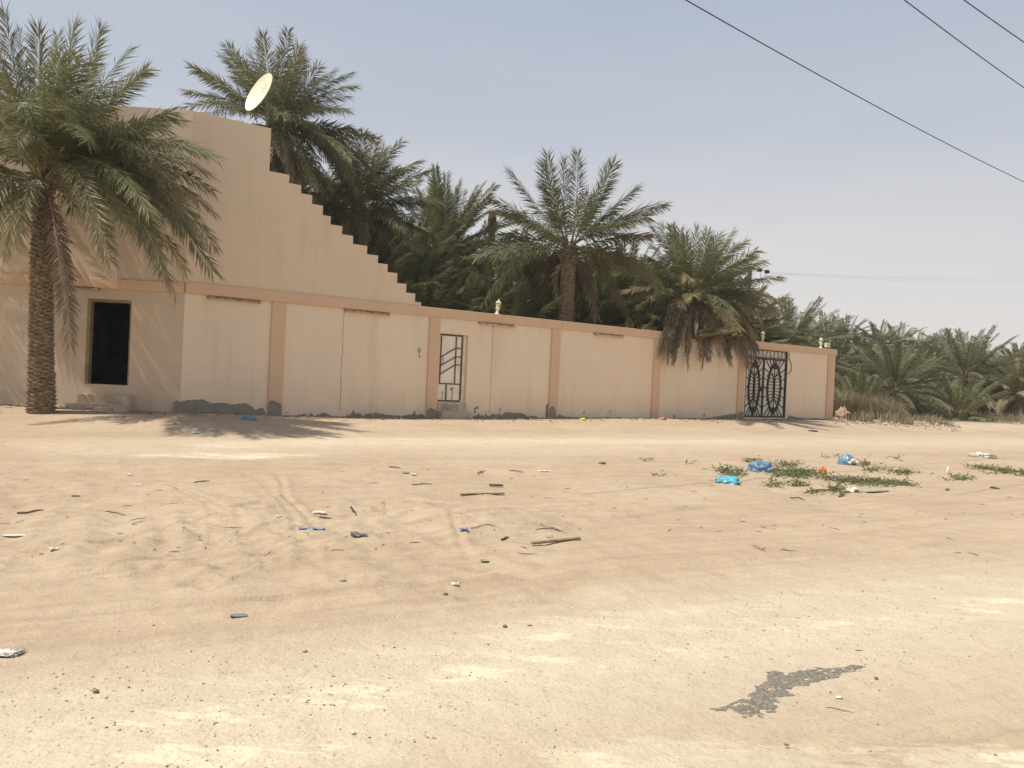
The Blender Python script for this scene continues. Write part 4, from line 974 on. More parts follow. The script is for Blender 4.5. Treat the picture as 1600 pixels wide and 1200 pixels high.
def gl_(it):
    _, px_, yt, Yd, _s = it
    row = 'near the wall' if Yd < 31.5 else ('mid-grove' if Yd < 37 else 'at the back')
    loc = [(560, 'above the upper steps'), (625, 'above the lower steps'), (690, 'right of the parapet foot'), (750, 'above the white door'), (790, 'below the dead trunk'), (850, 'left of the scaly trunk'),
           (905, 'behind the scaly trunk'), (960, 'just right of the scaly trunk'), (1010, 'between scaly trunk and bushy palm'), (1075, 'left behind the bushy palm'), (1140, 'right behind the bushy palm'), (1300, 'above the iron gate')]
    return 'grove date palm %s, %s' % (row, next(l for m_, l in loc if px_ < m_))
grove = [(0, 530, 322, 31, 1), (2, 500, 290, 33, 1), (0, 600, 345, 33, 1), (2, 575, 330, 38, 1), (0, 640, 338, 34, 1), (5, 622, 392, 30.3, .9), (0, 662, 370, 32, .9), (2, 738, 348, 38, .95), (0, 758, 388, 36, .9), (0, 802, 372, 34, .9), (5, 765, 412, 30.6, .85), (5, 715, 425, 30, .85),
         (1, 822, 395, 35, .9), (1, 848, 392, 32.5, .85), (5, 800, 440, 29.8, .8), (1, 872, 428, 34, .9), (1, 925, 412, 33.5, .9), (0, 952, 398, 36, .9), (0, 978, 378, 34, .85), (1, 1002, 405, 32, .85), (5, 985, 445, 30.8, .8), (5, 930, 455, 30.4, .8), (1, 1040, 420, 35, .9),
         (1, 1120, 432, 37, .9), (1, 1150, 446, 36, .9), (1, 1160, 478, 39, .85), (5, 868, 468, 30.4, .75), (5, 652, 430, 28.6, .8), (5, 596, 420, 27.8, .8), (2, 620, 372, 44, 1), (2, 700, 372, 44, 1), (2, 790, 405, 45, 1), (2, 850, 400, 45, 1), (2, 905, 415, 45, 1), (2, 965, 410, 45, 1),
         (2, 1030, 425, 46, 1), (2, 1110, 430, 47, 1), (1, 1160, 480, 33.5, .7), (4, 760, 470, 29.4, .8), (4, 690, 465, 28.4, .8), (4, 830, 482, 30, .75), (4, 955, 490, 31.2, .75), (4, 1010, 485, 32, .75), (1, 560, 360, 28.5, .9), (0, 470, 235, 31, 1.1)]
GR = [(g[1], g) for g in grove]; lb = uniq(GR, lambda it: gl_(it[1]))
for it in GR:
    vi, px_, yt, Yd, s = it[1]; place_top(vi, px_, yt, Yd, s, lb[id(it)], GG)
FG = 'date palms of the far treeline'
place_top(1, 1238, 468, 52, .80, 'distant date palm whose head stands above the treeline over the gate', FG)
FR = []
for px_, yt in [(1190, 492), (1210, 505), (1266, 508), (1292, 490), (1322, 493), (1350, 516), (1376, 502), (1404, 505), (1434, 518), (1456, 530), (1476, 517), (1502, 540), (1534, 536), (1560, 556), (1592, 536), (1622, 545), (1655, 535), (1690, 530), (1730, 530)]:
    FR.append((px_, 6, yt+2, rng.uniform(78, 92), rng.uniform(.85, .98), 'back'))
for px_, yt in [(1190, 530), (1218, 536), (1262, 530), (1280, 530), (1310, 530), (1340, 545), (1368, 548), (1420, 548), (1448, 555), (1470, 560), (1555, 565), (1585, 560), (1620, 560), (1665, 555), (1710, 555)]:
    FR.append((px_, 7, yt, rng.uniform(58, 68), rng.uniform(.8, .95), 'middle'))
for px_, yt in [(1318, 560), (1350, 580), (1440, 592), (1565, 592), (1640, 590)]:
    FR.append((px_, 5, yt, rng.uniform(48, 54), rng.uniform(.75, .85), 'front'))
FLOC = [(1205, 'behind the bushy palm'), (1250, 'over the iron gate'), (1285, 'over the last wall bay'), (1315, 'at the wall corner'), (1345, 'just past the wall corner'), (1380, 'over the dry grass'), (1410, 'above the squat palm'), (1450, 'right of the squat palm'), (1500, 'left of the brownish palm'), (1545, 'behind the brownish palm'), (1580, 'right of the brownish palm'), (1610, 'at the right edge'), (1670, 'just outside the right edge'), (3000, 'well outside the right edge')]
lb = uniq(FR, lambda it: 'distant date palm, %s row of treeline, %s' % (it[5], next(l for m_, l in FLOC if it[0] < m_)))
for it in FR: place_top(it[1], it[0], it[2], it[3], it[4], lb[id(it)], FG)
NG = 'date palms near the track beyond the wall'
for vi, px_, yt, Yd, s, lab in [(3, 1400, 536, 44, .95, 'squat date palm behind the dry grass past the wall end'),
                            (5, 1512, 513, 52, 1.0, 'upright date palm with brownish lower fronds rising over the low one by the track'),
                            (4, 1500, 590, 45, .95, 'low trunkless date palm spreading its fronds on the sand by the track'),
                            (4, 1452, 596, 50, .8, 'small bushy date palm between the squat one and the low one'),
                            (3, 1595, 545, 50, .9, 'date palm with grey hanging fronds at the right edge beside the track'),
                            (4, 1345, 585, 42, .8, 'small low date palm just behind the dry grass at the wall end')]:
    r_ = place_top(vi, px_, yt, Yd, s, lab, NG)
# dead palm stump standing above the grove
st_top = at(770, 331, 38)
sr_ = empty('dead_palm', Vector((st_top.x, st_top.y, 0)), 'bare headless dead palm trunk poking up dark above the grove', 'dead palm')
trunk_mb((st_top.x, st_top.y, -.2), (st_top.x, st_top.y, st_top.z), .15, .13, random.Random(4), cols=8, rows=60).build('trunk', MAT['wood2'], sr_)
mb = MB(); c = Vector((st_top.x, st_top.y, st_top.z-.45)); mb.lathe(c, [(.14, 0), (.21, .08), (.18, .3), (.22, .42), (.12, .5)], 9); mb.build('broken_top', MAT['wood2'], sr_)

# ---------------------------------------------------------------- electricity pole and cables
pt = at(1172, 418, 44); pole = empty('electricity_pole', Vector((pt.x, pt.y, 0)), 'grey electricity pole with two dark insulators rising behind the bushy palm', 'utility pole')
MB().tube([Vector((pt.x, pt.y, -.3)), pt+UPZ*.05], [.16, .11], 10).build('post', MAT['pole'], pole)
armE = at(1183, 421, 43.6)
mb = MB(); mb.tube([at(1164, 419.5, 44.3), armE], .05, 6); mb.build('cross_arm', MAT['pole'], pole)
for (a, b) in ((1187, 422), (1198.5, 424.5)):
    c = at(a, b, 43.5); mb = MB(); mb.lathe(c-rt*.14, [(.03, 0), (.1, .02), (.1, .07), (.05, .09), (.11, .11), (.11, .16), (.05, .18), (.1, .2), (.1, .25), (.03, .28)], 10, rt.copy()); mb.build('insulator', MAT['black'], pole)
mb = MB(); mb.tube([at(1189, 424, 43.5), at(1188, 438, 43.5), at(1185, 452, 43.6)], .012, 4); mb.tube([at(1198, 426, 43.5), at(1193, 442, 43.5), at(1189, 456, 43.6)], .012, 4); mb.tube([at(1189, 421, 43.5), at(1198, 424, 43.5)], .02, 4)
mb.tube([at(1176, 461, 43.8), at(1190, 463, 43.6)], .03, 4); mb.build('jumper_wires', MAT['wire'], pole)
def cable(p, q, sag, r_, label, group, ext=0):
    p, q = Vector(p), Vector(q); pts = []
    for k in range(41):
        f = -ext+(1+2*ext)*k/40; v = p.lerp(q, f); v.z -= sag*4*f*(1-f); pts.append(v)
    mb = MB(); mb.tube(pts, r_, 6); return tag(mb.build('power_cable', MAT['wire'], base=pts[0].copy()), label, 'cable', group)
WG = 'power cables overhead'
cable(at(1070, -1, 14), at(1600, 284, 26), .10, .0125, 'long dark overhead power cable, lowest of the three across the sky', WG, ext=.45)
cable(at(1412, -1, 13.8), at(1600, 137, 17.6), .02, .0105, 'dark overhead power cable, middle one of the three near the corner', WG, ext=.9)
cable(at(1505, -1, 13.8), at(1600, 66, 15.4), .004, .0105, 'short dark overhead power cable cutting the top right corner', WG, ext=1.5)
for k, (ya, yb, lab) in enumerate(((425, 430, 'faint distant power cable from the pole, topmost of three'), (426, 434, 'faint distant power cable from the pole, middle of three'), (427.5, 438, 'faint distant power cable from the pole, lowest of three'))):
    cable(at(1199, ya, 43.5), at(1640, yb+2, 70), .25, .003, lab, 'faint power cables running from the pole')

# ---------------------------------------------------------------- grass, weeds, rubble, stones
def blades(name, spots, hmin, hmax, wmul, rng, age_rng, label, cat, lean=.35):
    V, T, C = [], [], []; n = 0
    for (x, y, rad, cnt, hs) in spots:
        for _ in range(cnt):
            a = rng.uniform(0, 6.28); r_ = rad*math.sqrt(rng.random()); px_, py_ = x+r_*math.cos(a), y+r_*math.sin(a); z = gz(px_, py_)
            h = rng.uniform(hmin, hmax)*hs; la = rng.uniform(0, 6.28); ll = h*rng.uniform(.05, lean); w_ = rng.uniform(.006, .012)*wmul
            p = np.array([px_, py_, z-.02]); ld = np.array([math.cos(la), math.sin(la), 0]); sd = np.array([-ld[1], ld[0], 0])
            m = p+np.array([0, 0, h*.6])+ld*ll*.4; t_ = p+np.array([0, 0, h*rng.uniform(.8, 1)])+ld*ll*1.2
            V += [p-sd*w_, p+sd*w_, m+sd*w_*.7, m-sd*w_*.7, t_]; T += [(n, n+1, n+2), (n, n+2, n+3), (n+3, n+2, n+4)]; n += 5
            ag = rng.uniform(*age_rng); C += [(ag, rng.random(), rng.random(), 1)]*5
    V = np.array(V); o0 = V.mean(0); o0[2] = gz(o0[0], o0[1]); me = numesh(name, V-o0, np.array(T))
    at_ = me.color_attributes.new('tint', 'FLOAT_COLOR', 'POINT'); at_.data.foreach_set('color', np.array(C, dtype=np.float32).ravel())
    me.materials.append(MAT['leaf']); o = bpy.data.objects.new(name, me); o.location = o0; COL.objects.link(o); return tag(o, label, cat, kind='stuff')
rng = random.Random(8)
sp = []
for px_, py_, rad, cnt, hs in [(1312, 652, .7, 700, 1.2), (1330, 650, .8, 900, 1.3), (1350, 654, .8, 900, 1.0), (1372, 654, .8, 700, 1.0), (1390, 656, .8, 500, .8), (1315, 645, .8, 500, 1.0), (1335, 646, 1.1, 900, 1.1), (1360, 648, 1.1, 900, 1.0), (1385, 648, 1.1, 800, .9), (1410, 652, 1.0, 500, .65), (1340, 636, 1.4, 900, 1.25), (1375, 636, 1.6, 900, 1.2), (1415, 638, 1.5, 600, .9),
                               (1440, 658, .9, 300, .35), (1465, 662, .7, 180, .3), (1400, 660, .8, 250, .4), (1345, 658, .6, 200, .4), (1460, 640, 1.5, 350, .6)]:
    p = G0(px_, py_); sp.append((p.x, p.y, rad, cnt, hs))
blades('dry_grass', sp, .5, 1.6, 1.5, rng, (.25, .95), 'tall dry brown grass growing beyond the end of the wall', 'grass', lean=.95)
sp = []
rng = random.Random(18)
for _ in range(70):
    x, y = rng.uniform(18, 40), rng.uniform(44, 62)
    sp.append((x, y, 1.2, 60, .62))
blades('undergrowth', sp, .4, 1.3, 2.6, rng, (.3, .95), 'brown scrub and dead fronds covering the ground under the far palms', 'undergrowth')
def weeds(name, clumps, label, seed):
    rng = random.Random(seed); V, T, C = [], [], []; n = 0
    for (px_, py_, pw, ph, cnt) in clumps:
        for _ in range(cnt):
            a, b = px_+pw*rng.gauss(0, .42), py_+ph*rng.gauss(0, .42); c = G0(a, b); c.z = gz(c.x, c.y)
            az = rng.uniform(0, 6.28); el = rng.uniform(.05, .7); d = np.array([math.cos(az)*math.cos(el), math.sin(az)*math.cos(el), math.sin(el)])
            stem = rng.uniform(.10, .26); p0 = np.array([c.x, c.y, c.z])
            for k in range(9):
                p = p0+d*stem*k/9+np.array([0, 0, -.03*(k/9)**2]); aa = rng.uniform(0, 6.28); ee = rng.uniform(-.2, 1.0); l_ = rng.uniform(.025, .055)
                q = np.array([math.cos(aa)*math.cos(ee), math.sin(aa)*math.cos(ee), math.sin(ee)]); s_ = np.cross(q, d); s_ /= (np.linalg.norm(s_)+1e-6)
                V += [p, p+q*l_*.5+s_*l_*.16, p+q*l_, p+q*l_*.5-s_*l_*.22]; T += [(n, n+1, n+2), (n, n+2, n+3)]; n += 4
                C += [(max(0, rng.gauss(.02, .1)), 0.6, rng.random(), 1)]*4
    V = np.array(V); o0 = V.mean(0); me = numesh(name, V-o0, np.array(T)); at_ = me.color_attributes.new('tint', 'FLOAT_COLOR', 'POINT'); at_.data.foreach_set('color', np.array(C, dtype=np.float32).ravel())
    me.materials.append(MAT['weed']); o = bpy.data.objects.new(name, me); o.location = o0; COL.objects.link(o); return tag(o, label, 'weeds', kind='stuff')
m, t, b = newmat('weed_leaf'); a = t.nodes.new('ShaderNodeAttribute'); a.attribute_name = 'tint'; s = t.nodes.new('ShaderNodeSeparateColor'); t.links.new(a.outputs['Color'], s.inputs[0])
t.links.new(mixc(t, ramp(t, s.outputs[0], .1, .5), mixc(t, s.outputs[2], (.10, .125, .05), (.16, .175, .085)), (.26, .21, .10)), b.inputs['Base Color']); MAT['weed'] = m
weeds('green_weeds', [(1133, 737, 22, 6, 50), (1150, 742, 18, 7, 60), (1175, 722, 22, 4, 30), (1190, 735, 20, 7, 50), (1228, 728, 26, 5, 60), (1232, 741, 30, 9, 160), (1262, 742, 26, 8, 110), (1210, 757, 14, 4, 30), (1245, 756, 24, 4, 40), (1290, 748, 22, 5, 40), (1330, 752, 28, 7, 120), (1372, 756, 34, 7, 140),
                      (1410, 757, 20, 6, 70), (1410, 740, 30, 6, 60), (1350, 725, 22, 6, 50), (1300, 715, 14, 3, 14), (1306, 766, 22, 5, 50), (1400, 716, 12, 3, 10), (1365, 735, 24, 5, 35), (1270, 770, 12, 4, 12), (1012, 721, 12, 3, 8), (1027, 744, 10, 2, 6), (1075, 725, 8, 2, 5)], 'low green creeping weeds around the blue bags on the sand', 5)
weeds('green_weeds', [(1500, 748, 22, 5, 60), (1540, 733, 26, 4, 80), (1575, 738, 26, 4, 90), (1610, 742, 24, 5, 80), (1515, 729, 12, 2, 10)], 'strip of low green weeds reaching the right edge of the picture', 6)

ICO = bmesh.new(); bmesh.ops.create_icosphere(ICO, subdivisions=1, radius=1); ICOV = np.array([v.co[:] for v in ICO.verts]); ICOF = np.array([[v.index for v in f.verts] for f in ICO.faces]); ICO.free()
def stonefield(name, pts, label, cat, mat):
    V, F_ = [], []; n = 0
    for (x, y, s, rs) in pts:
        st_ = np.array([rs.uniform(.7, 1.5), rs.uniform(.7, 1.3), rs.uniform(.4, .8)])*s; jit = 1+np.array([rs.uniform(-.25, .25) for _ in range(len(ICOV))])
        a = rs.uniform(0, 6.28); c_, s_ = math.cos(a), math.sin(a); v = ICOV*jit[:, None]*st_; v = np.stack([v[:, 0]*c_-v[:, 1]*s_, v[:, 0]*s_+v[:, 1]*c_, v[:, 2]], 1)
        V.append(v+np.array([x, y, gz(x, y)+s*.25])); F_.append(ICOF+n); n += len(v)
    V = np.concatenate(V); o0 = V.mean(0); me = numesh(name, V-o0, np.concatenate(F_)); me.materials.append(mat)
    o = bpy.data.objects.new(name, me); o.location = o0; COL.objects.link(o); return tag(o, label, cat, kind='stuff')
m, t, b = newmat('gravel_stone'); gi = t.nodes.new('ShaderNodeNewGeometry'); cr2 = t.nodes.new('ShaderNodeValToRGB'); t.links.new(gi.outputs['Random Per Island'], cr2.inputs[0])
els = cr2.color_ramp.elements; els[0].color = (.20, .15, .10, 1); els[1].color = (.60, .53, .42, 1); e = els.new(.35); e.color = (.30, .23, .155, 1); e = els.new(.7); e.color = (.44, .35, .235, 1)
t.links.new(cr2.outputs[0], b.inputs['Base Color']); MAT['gravel'] = m
rng = random.Random(31); pts = []
road = [(*G0(a, b).xy, w_) for a, b, w_ in [(-300, 1200, .7), (400, 1110, .7), (800, 1060, .8), (1200, 990, .8), (1600, 940, .9), (2200, 880, 1)]]
def onroad(x, y):
    for (x0, y0, w0), (x1, y1, w1) in zip(road[:-1], road[1:]):
        dx, dy = x1-x0, y1-y0; tt = min(1, max(0, ((x-x0)*dx+(y-y0)*dy)/(dx*dx+dy*dy)))
        if math.hypot(x-x0-tt*dx, y-y0-tt*dy) < w0: return True
    return False
for _ in range(16000):
    Yd = 2.3+rng.random()**1.5*10; x = rng.uniform(-.75, .75)*Yd
    cl = float(vnoise(np.array([x*1.1]), np.array([Yd*1.1]), 91)[0]); cl2 = float(vnoise(np.array([x*4]), np.array([Yd*4]), 92)[0])
    if rng.random() > ((.55+.5*cl+.35*cl2) if onroad(x, Yd) else .05+.14*cl): continue
    pts.append((x, Yd, rng.choice([.0013, .0016, .002, .002, .0025, .003, .0045])*(1+.09*Yd), rng))
for _ in range(420):  # loose bits along the foot of the wall
    s_ = rng.uniform(0, sEnd); n_w = abs(rng.gauss(.5, .45))+.1; p = PA(s_, n_w, 0); pts.append((p.x, p.y, rng.choice([.015, .02, .03, .04]), rng))
for _ in range(90):
    s_ = rng.uniform(-8, 0); n_w = abs(rng.gauss(.6, .5))+.1; p = PL(s_, n_w, 0); pts.append((p.x, p.y, rng.choice([.015, .02, .03, .04]), rng))
stonefield('gravel', pts, 'scattered small stones and pebbles on the sandy track', 'gravel', MAT['gravel'])
pts = []
for _ in range(420):
    px_ = rng.uniform(1302, 1500); py_ = 656+.05*(px_-1300)+rng.gauss(0, 3.0)+(0 if px_ < 1480 else 4); p = G0(px_, py_); pts.append((p.x, p.y, rng.choice([.02, .02, .03, .04, .05, .08]), rng))
stonefield('rubble', pts, 'pale stones and rubble strewn at the foot of the dry grass', 'rubble', MAT['gravel'])
# palm litter below walls: thin straw pieces
lt = MB(); rng = random.Random(64)
for _ in range(520):
    if rng.random() < .72: p = PA(rng.uniform(0, sEnd), abs(rng.gauss(.4, .5))+.08, 0)
    else: p = PL(rng.uniform(-8, 0), abs(rng.gauss(.6, .6))+.1, 0)
    a = rng.uniform(0, 6.28); l_ = rng.uniform(.05, .28); z = gz(p.x, p.y)+.012; d = Vector((math.cos(a), math.sin(a), 0))*l_
    lt.tube([Vector((p.x, p.y, z)), Vector((p.x, p.y, z+.012))+d*.5, Vector((p.x, p.y, z))+d], [.004, .007, .002], 3)
for _ in range(150):
    p = G0(rng.uniform(0, 1600), rng.uniform(728, 870)); a = rng.uniform(0, 6.28); l_ = rng.choice([.03, .04, .06, .1, .18]); z = gz(p.x, p.y)+.006; d = Vector((math.cos(a), math.sin(a), 0))*l_
    lt.tube([Vector((p.x, p.y, z)), Vector((p.x+rng.uniform(-.1, .1)*l_, p.y+rng.uniform(-.2, .2)*l_, z+.002))+d*.5, Vector((p.x, p.y, z))+d], [.002, .004, .0015], 3)
tag(lt.build('palm_litter', MAT['wood2'], base=PA(10, 1, 0)), 'thin dry twigs and leaf straws littering the sand', 'litter', kind='stuff')

# exposed asphalt patch in the track
cA = G0(1235, 1075); out_px = [(1117, 1106), (1128, 1092), (1162, 1088), (1175, 1077), (1182, 1064), (1205, 1050), (1240, 1050), (1262, 1043), (1300, 1043), (1312, 1036), (1345, 1039), (1325, 1052), (1290, 1064), (1262, 1071), (1225, 1083), (1200, 1094), (1224, 1100), (1198, 1115), (1165, 1117), (1145, 1108)]
pg = np.array([G0(a, b).xy[:] for a, b in out_px]); lo2, hi2 = pg.min(0)-.05, pg.max(0)+.05; st_ = .006
gx, gy = np.meshgrid(np.arange(lo2[0], hi2[0], st_), np.arange(lo2[1], hi2[1], st_))
def sdf(x, y):
    d = np.full(x.shape, 9.); ins = np.zeros(x.shape, bool)
    for (x0, y0), (x1, y1) in zip(pg, np.roll(pg, -1, 0)):
        ex, ey = x1-x0, y1-y0; tt = np.clip(((x-x0)*ex+(y-y0)*ey)/(ex*ex+ey*ey), 0, 1); d = np.minimum(d, np.hypot(x-x0-tt*ex, y-y0-tt*ey))
        c_ = ((y0 > y) != (y1 > y)) & (x < (x1-x0)*(y-y0)/(y1-y0+1e-12)+x0); ins ^= c_
    return np.where(ins, d, -d)
cxm, cym = gx[:-1, :-1]+st_/2, gy[:-1, :-1]+st_/2
keep = (sdf(cxm, cym)+.040*fbm(cxm*9, cym*14, 4, 71)-.009+.016*fbm(cxm*30, cym*30, 3, 72) > 0).ravel()
Vz = gbase(gx, gy)+gdetail(gx, gy)+.0012+.0016*fbm(gx*60, gy*60, 3, 73)
Va = np.stack([gx.ravel(), gy.ravel(), Vz.ravel()], 1); Fa = gridfaces(gx.shape[1], gx.shape[0])[keep]
us = np.unique(Fa); mp_ = np.zeros(len(Va), int); mp_[us] = np.arange(len(us)); o0 = np.array(cA); me = numesh('asphalt_patch', Va[us]-o0, mp_[Fa])
me.materials.append(simple('old_asphalt', (.15, .135, .115), (.27, .235, .175), 60, .95, bs=.7, bd=.006)); o = bpy.data.objects.new('asphalt_patch', me); o.location = o0; COL.objects.link(o); tag(o, kind='structure')

# ---------------------------------------------------------------- single pieces of litter
def stick(a, b, r_, label, mat='wood', name='stick', cat='stick', bend=.04, flatn=1.0):
    p, q = G(*a), G(*b); r_ *= .6; rng = random.Random(int(a[0]*7+a[1])); mb = MB(); pts = []; ln = (q-p).length
    sd = Vector((-(q-p).y, (q-p).x, 0)).normalized()
    for k in range(6):
        f = k/5; v = p.lerp(q, f)+sd*ln*rng.uniform(-bend, bend); v.z = gz(v.x, v.y)+r_*.9+ln*.03*math.sin(f*3.14); pts.append(v)
    mb.tube(pts, [r_*.8, r_, r_*.95, r_, r_*.8, r_*.5], 6); return tag(mb.build(name, MAT[mat], base=p.copy()), label, cat)
def board(a, b, w_, th, label, mat='wood', name='plank', cat='plank'):
    p, q = G(*a), G(*b); d = (q-p); ln = d.length; d.normalize(); sd = Vector((-d.y, d.x, 0)).normalized(); n = d.cross(sd); mb = MB()
    if n.z < 0: n = -n
    mb.box(p+UPZ*.012, d, sd, n, (0, ln), (-w_/2, w_/2), (0, th)); o = mb.build(name, MAT[mat], bevel=min(.006, th*.3), base=p.copy()); return tag(o, label, cat)
def lump(px_, py_, wpx, hgt, label, mat, name, cat, fold=.35, flat_=.5, seed=None, depth=.8, freq=2.2):
    c = G(px_, py_); W = wpx/F*c.y/2*(.8 if cat == 'stone' else 1); hgt *= (.8 if cat == 'stone' else 1); bm = bmesh.new(); bmesh.ops.create_icosphere(bm, subdivisions=4, radius=1); sd = seed or int(px_+py_)
    for v in bm.verts:
        n = v.co.copy(); d = mnoise.noise(n*freq+Vector((sd, 0, 0)))*fold+abs(mnoise.noise(n*freq*2.5+Vector((0, sd, 0))))*fold*.6
        n *= 1+d; v.co = Vector((n.x*W, n.y*W*depth, max(n.z, -.25)*hgt*flat_+hgt*.1))
    me = bpy.data.meshes.new(name); bm.to_mesh(me); bm.free(); me.polygons.foreach_set('use_smooth', [True]*len(me.polygons)); me.materials.append(MAT[mat])
    o = bpy.data.objects.new(name, me); o.location = c+UPZ*.005; o.rotation_euler = (0, 0, (sd % 7-3)*.12); COL.objects.link(o); return tag(o, label, cat)
def sheet(px_, py_, wpx, label, mat, name='scrap', cat='litter', asp=.5, crum=.15, th=.004, seed=None):
    c = G(px_, py_); W = wpx/F*c.y/2*.88; nx, ny = 14, 9; sd = seed or int(px_*3+py_); rng = random.Random(sd); V, F_ = [], []
    for lay in (0, 1):
        for j in range(ny):
            for i in range(nx):
                u, v = i/(nx-1)*2-1, j/(ny-1)*2-1; k = 1-.35*abs(u)**2.5*(.6+.4*mnoise.noise(Vector((sd, u*2, v)))); vv = v*k; uu = u*(1-.18*abs(v)**2)
                z = crum*W*(mnoise.noise(Vector((u*1.6+sd, v*1.8, 0)))*.9+abs(mnoise.noise(Vector((u*4, v*4+sd, 0))))*.5+.25)
                V.append((uu*W, vv*W*asp, max(z, .0)+.004-lay*th))
    g_ = [(j*nx+i, j*nx+i+1, (j+1)*nx+i+1, (j+1)*nx+i) for j in range(ny-1) for i in range(nx-1)]; n = nx*ny; F_ = g_+[tuple(q+n for q in f[::-1]) for f in g_]
    ed = [i for i in range(nx)]+[j*nx+nx-1 for j in range(1, ny)]+[(ny-1)*nx+i for i in range(nx-2, -1, -1)]+[j*nx for j in range(ny-2, 0, -1)]
    F_ += [(ed[k], ed[k]+n, ed[(k+1) % len(ed)]+n, ed[(k+1) % len(ed)]) for k in range(len(ed))]
    me = bpy.data.meshes.new(name); me.from_pydata(V, [], F_); me.update(); bm = bmesh.new(); bm.from_mesh(me); bmesh.ops.recalc_face_normals(bm, faces=bm.faces); bm.to_mesh(me); bm.free()
    me.materials.append(MAT[mat]); o = bpy.data.objects.new(name, me); o.location = c+UPZ*(.006+th); o.rotation_euler = (0, 0, rng.uniform(-.25, .25)); COL.objects.link(o); return tag(o, label, cat)
lump(1138, 755, 37, .16, 'bright cyan plastic bag lying flattest at the left of the weeds', 'cyan', 'plastic_bag', 'plastic bag', .35, .6)
lump(1188, 737, 33, .19, 'dull blue crumpled plastic bag in the weeds beside the cyan one', 'blue', 'plastic_bag', 'plastic bag', .55, .7)
bg_ = lump(1323, 725, 26, .30, 'round blue and white plastic bag at the back of the weeds', 'blue', 'plastic_bag', 'plastic bag', .25, .6)
c_ = bg_.location
for (dx, dz, s_) in ((.03, .10, .05), (.12, .06, .05), (-.04, .05, .04), (.17, .02, .04)):
    bm = bmesh.new(); bmesh.ops.create_icosphere(bm, subdivisions=2, radius=s_)
    for v in bm.verts: v.co *= 1+.3*mnoise.noise(v.co*30)
    me = bpy.data.meshes.new('white_print'); bm.to_mesh(me); bm.free(); me.materials.append(MAT['white']); o = bpy.data.objects.new('white_print', me); o.parent = bg_; o.location = (dx, -.19, dz); COL.objects.link(o)
lump(389, 656, 21, .12, 'blue plastic bag lying at the foot of the wall by the cement patch', 'blue', 'plastic_bag', 'plastic bag', .5, .6)
lump(1285, 740, 10, .14, 'small orange and red wrapper in the green weeds', 'orange', 'wrapper', 'wrapper', .6, .8)
lump(911, 657, 10, .09, 'small yellow plastic container at the wall foot', 'yellow', 'container', 'container', .2, .7)
lump(1035, 656, 10, .10, 'small pink plastic scrap at the wall foot under the bushy palm', 'pink', 'scrap', 'litter', .5, .7)
lump(1270, 674, 15, .06, 'small dark flattened object on the sand in front of the gate end', 'navy', 'scrap', 'litter', .3, .5)
sheet(487, 826, 46, 'flat faded blue sheet of plastic on the churned sand', 'bluegrey', 'plastic_sheet', 'plastic sheet', .42, .12, .006)
stick((548, 789), (556, 797), .018, 'short navy blue plastic stub stuck in the sand above the faded sheet', 'navy', 'plastic_stub', 'litter', .02)
stick((608, 731.5), (626, 735), .014, 'thin dark blue strip beside a pale wrapper', 'navy', 'plastic_strip', 'litter', .02)
sheet(634, 741, 13, 'pale blue crumpled wrapper beside the dark blue strip', 'palegreen', 'wrapper', 'wrapper', .7, .5)
sheet(646, 743, 12, 'white paper scrap touching the pale blue wrapper', 'white', 'paper_scrap', 'paper', .6, .4)
sheet(850, 739, 20, 'narrow white plastic piece lying on the strip below the white door', 'white', 'paper_scrap', 'paper', .35, .2)
sheet(499, 798, 26, 'torn white paper just above the flat faded blue sheet', 'white', 'paper_scrap', 'paper', .6, .3)
sheet(436, 813, 13, 'folded white paper left of the flat faded blue sheet', 'white', 'paper_scrap', 'paper', .6, .7)
sheet(22, 839, 38, 'long pale paper sheet at the left edge of the churned sand', 'white', 'paper_scrap', 'paper', .3, .12)
sheet(203, 741, 11, 'white scrap on the sand, upper of two below the doorway', 'white', 'paper_scrap', 'paper', .5, .4)
sheet(214, 756, 12, 'white scrap on the sand, lower of two below the doorway', 'white', 'paper_scrap', 'paper', .5, .4)
sheet(275, 662, 12, 'white plastic scrap in the palm shadow by the wall', 'white', 'plastic_scrap', 'litter', .6, .6)
sheet(305, 678, 11, 'small white scrap on the sunlit edge of the palm shadow', 'white', 'plastic_scrap', 'litter', .5, .6)
sheet(83, 861, 15, 'broken white flakes on the sand near the left edge', 'white', 'flakes', 'litter', .6, .5)
sheet(711, 916, 14, 'small crumpled white tissue alone on smooth sand', 'white', 'tissue', 'tissue', .6, .5)
lump(10, 1023, 38, .012, 'white crumbled foam or plaster heap at the left edge', 'white', 'foam_heap', 'litter', .9, .8, depth=.7, freq=6)
sheet(373, 963, 31, 'grey green flattened disc half buried in the smooth sand', 'grey', 'flat_disc', 'litter', .5, .05)
sheet(757, 874, 17, 'small green printed wrapper below the long plank', 'green', 'wrapper', 'wrapper', .6, .3)
sheet(561, 840, 34, 'dark grey rag lying right of the flat faded blue sheet', 'grey', 'rag', 'rag', .3, .45)
sheet(724, 836, 17, 'blue and grey crumpled wrapper at the end of a thin stick', 'bluegrey', 'wrapper', 'wrapper', .6, .5)
sheet(805, 823, 24, 'pale green thin sheet left of the long plank', 'palegreen', 'plastic_sheet', 'plastic sheet', .3, .15)
stick((517, 862.5), (538, 864.5), .010, 'thin faded red plastic strip on the sand', 'red', 'plastic_strip', 'litter', .05)
sheet(267, 793, 44, 'long pale cardboard strip lying left of the tyre ruts', 'stone', 'cardboard_strip', 'cardboard', .16, .06)
board((831, 851), (906, 843), .045, .018, 'long weathered plank, largest piece of wood on the sand')
board((719, 772), (788, 772.5), .05, .02, 'long thin dark plank lying level near the middle track', 'wood')
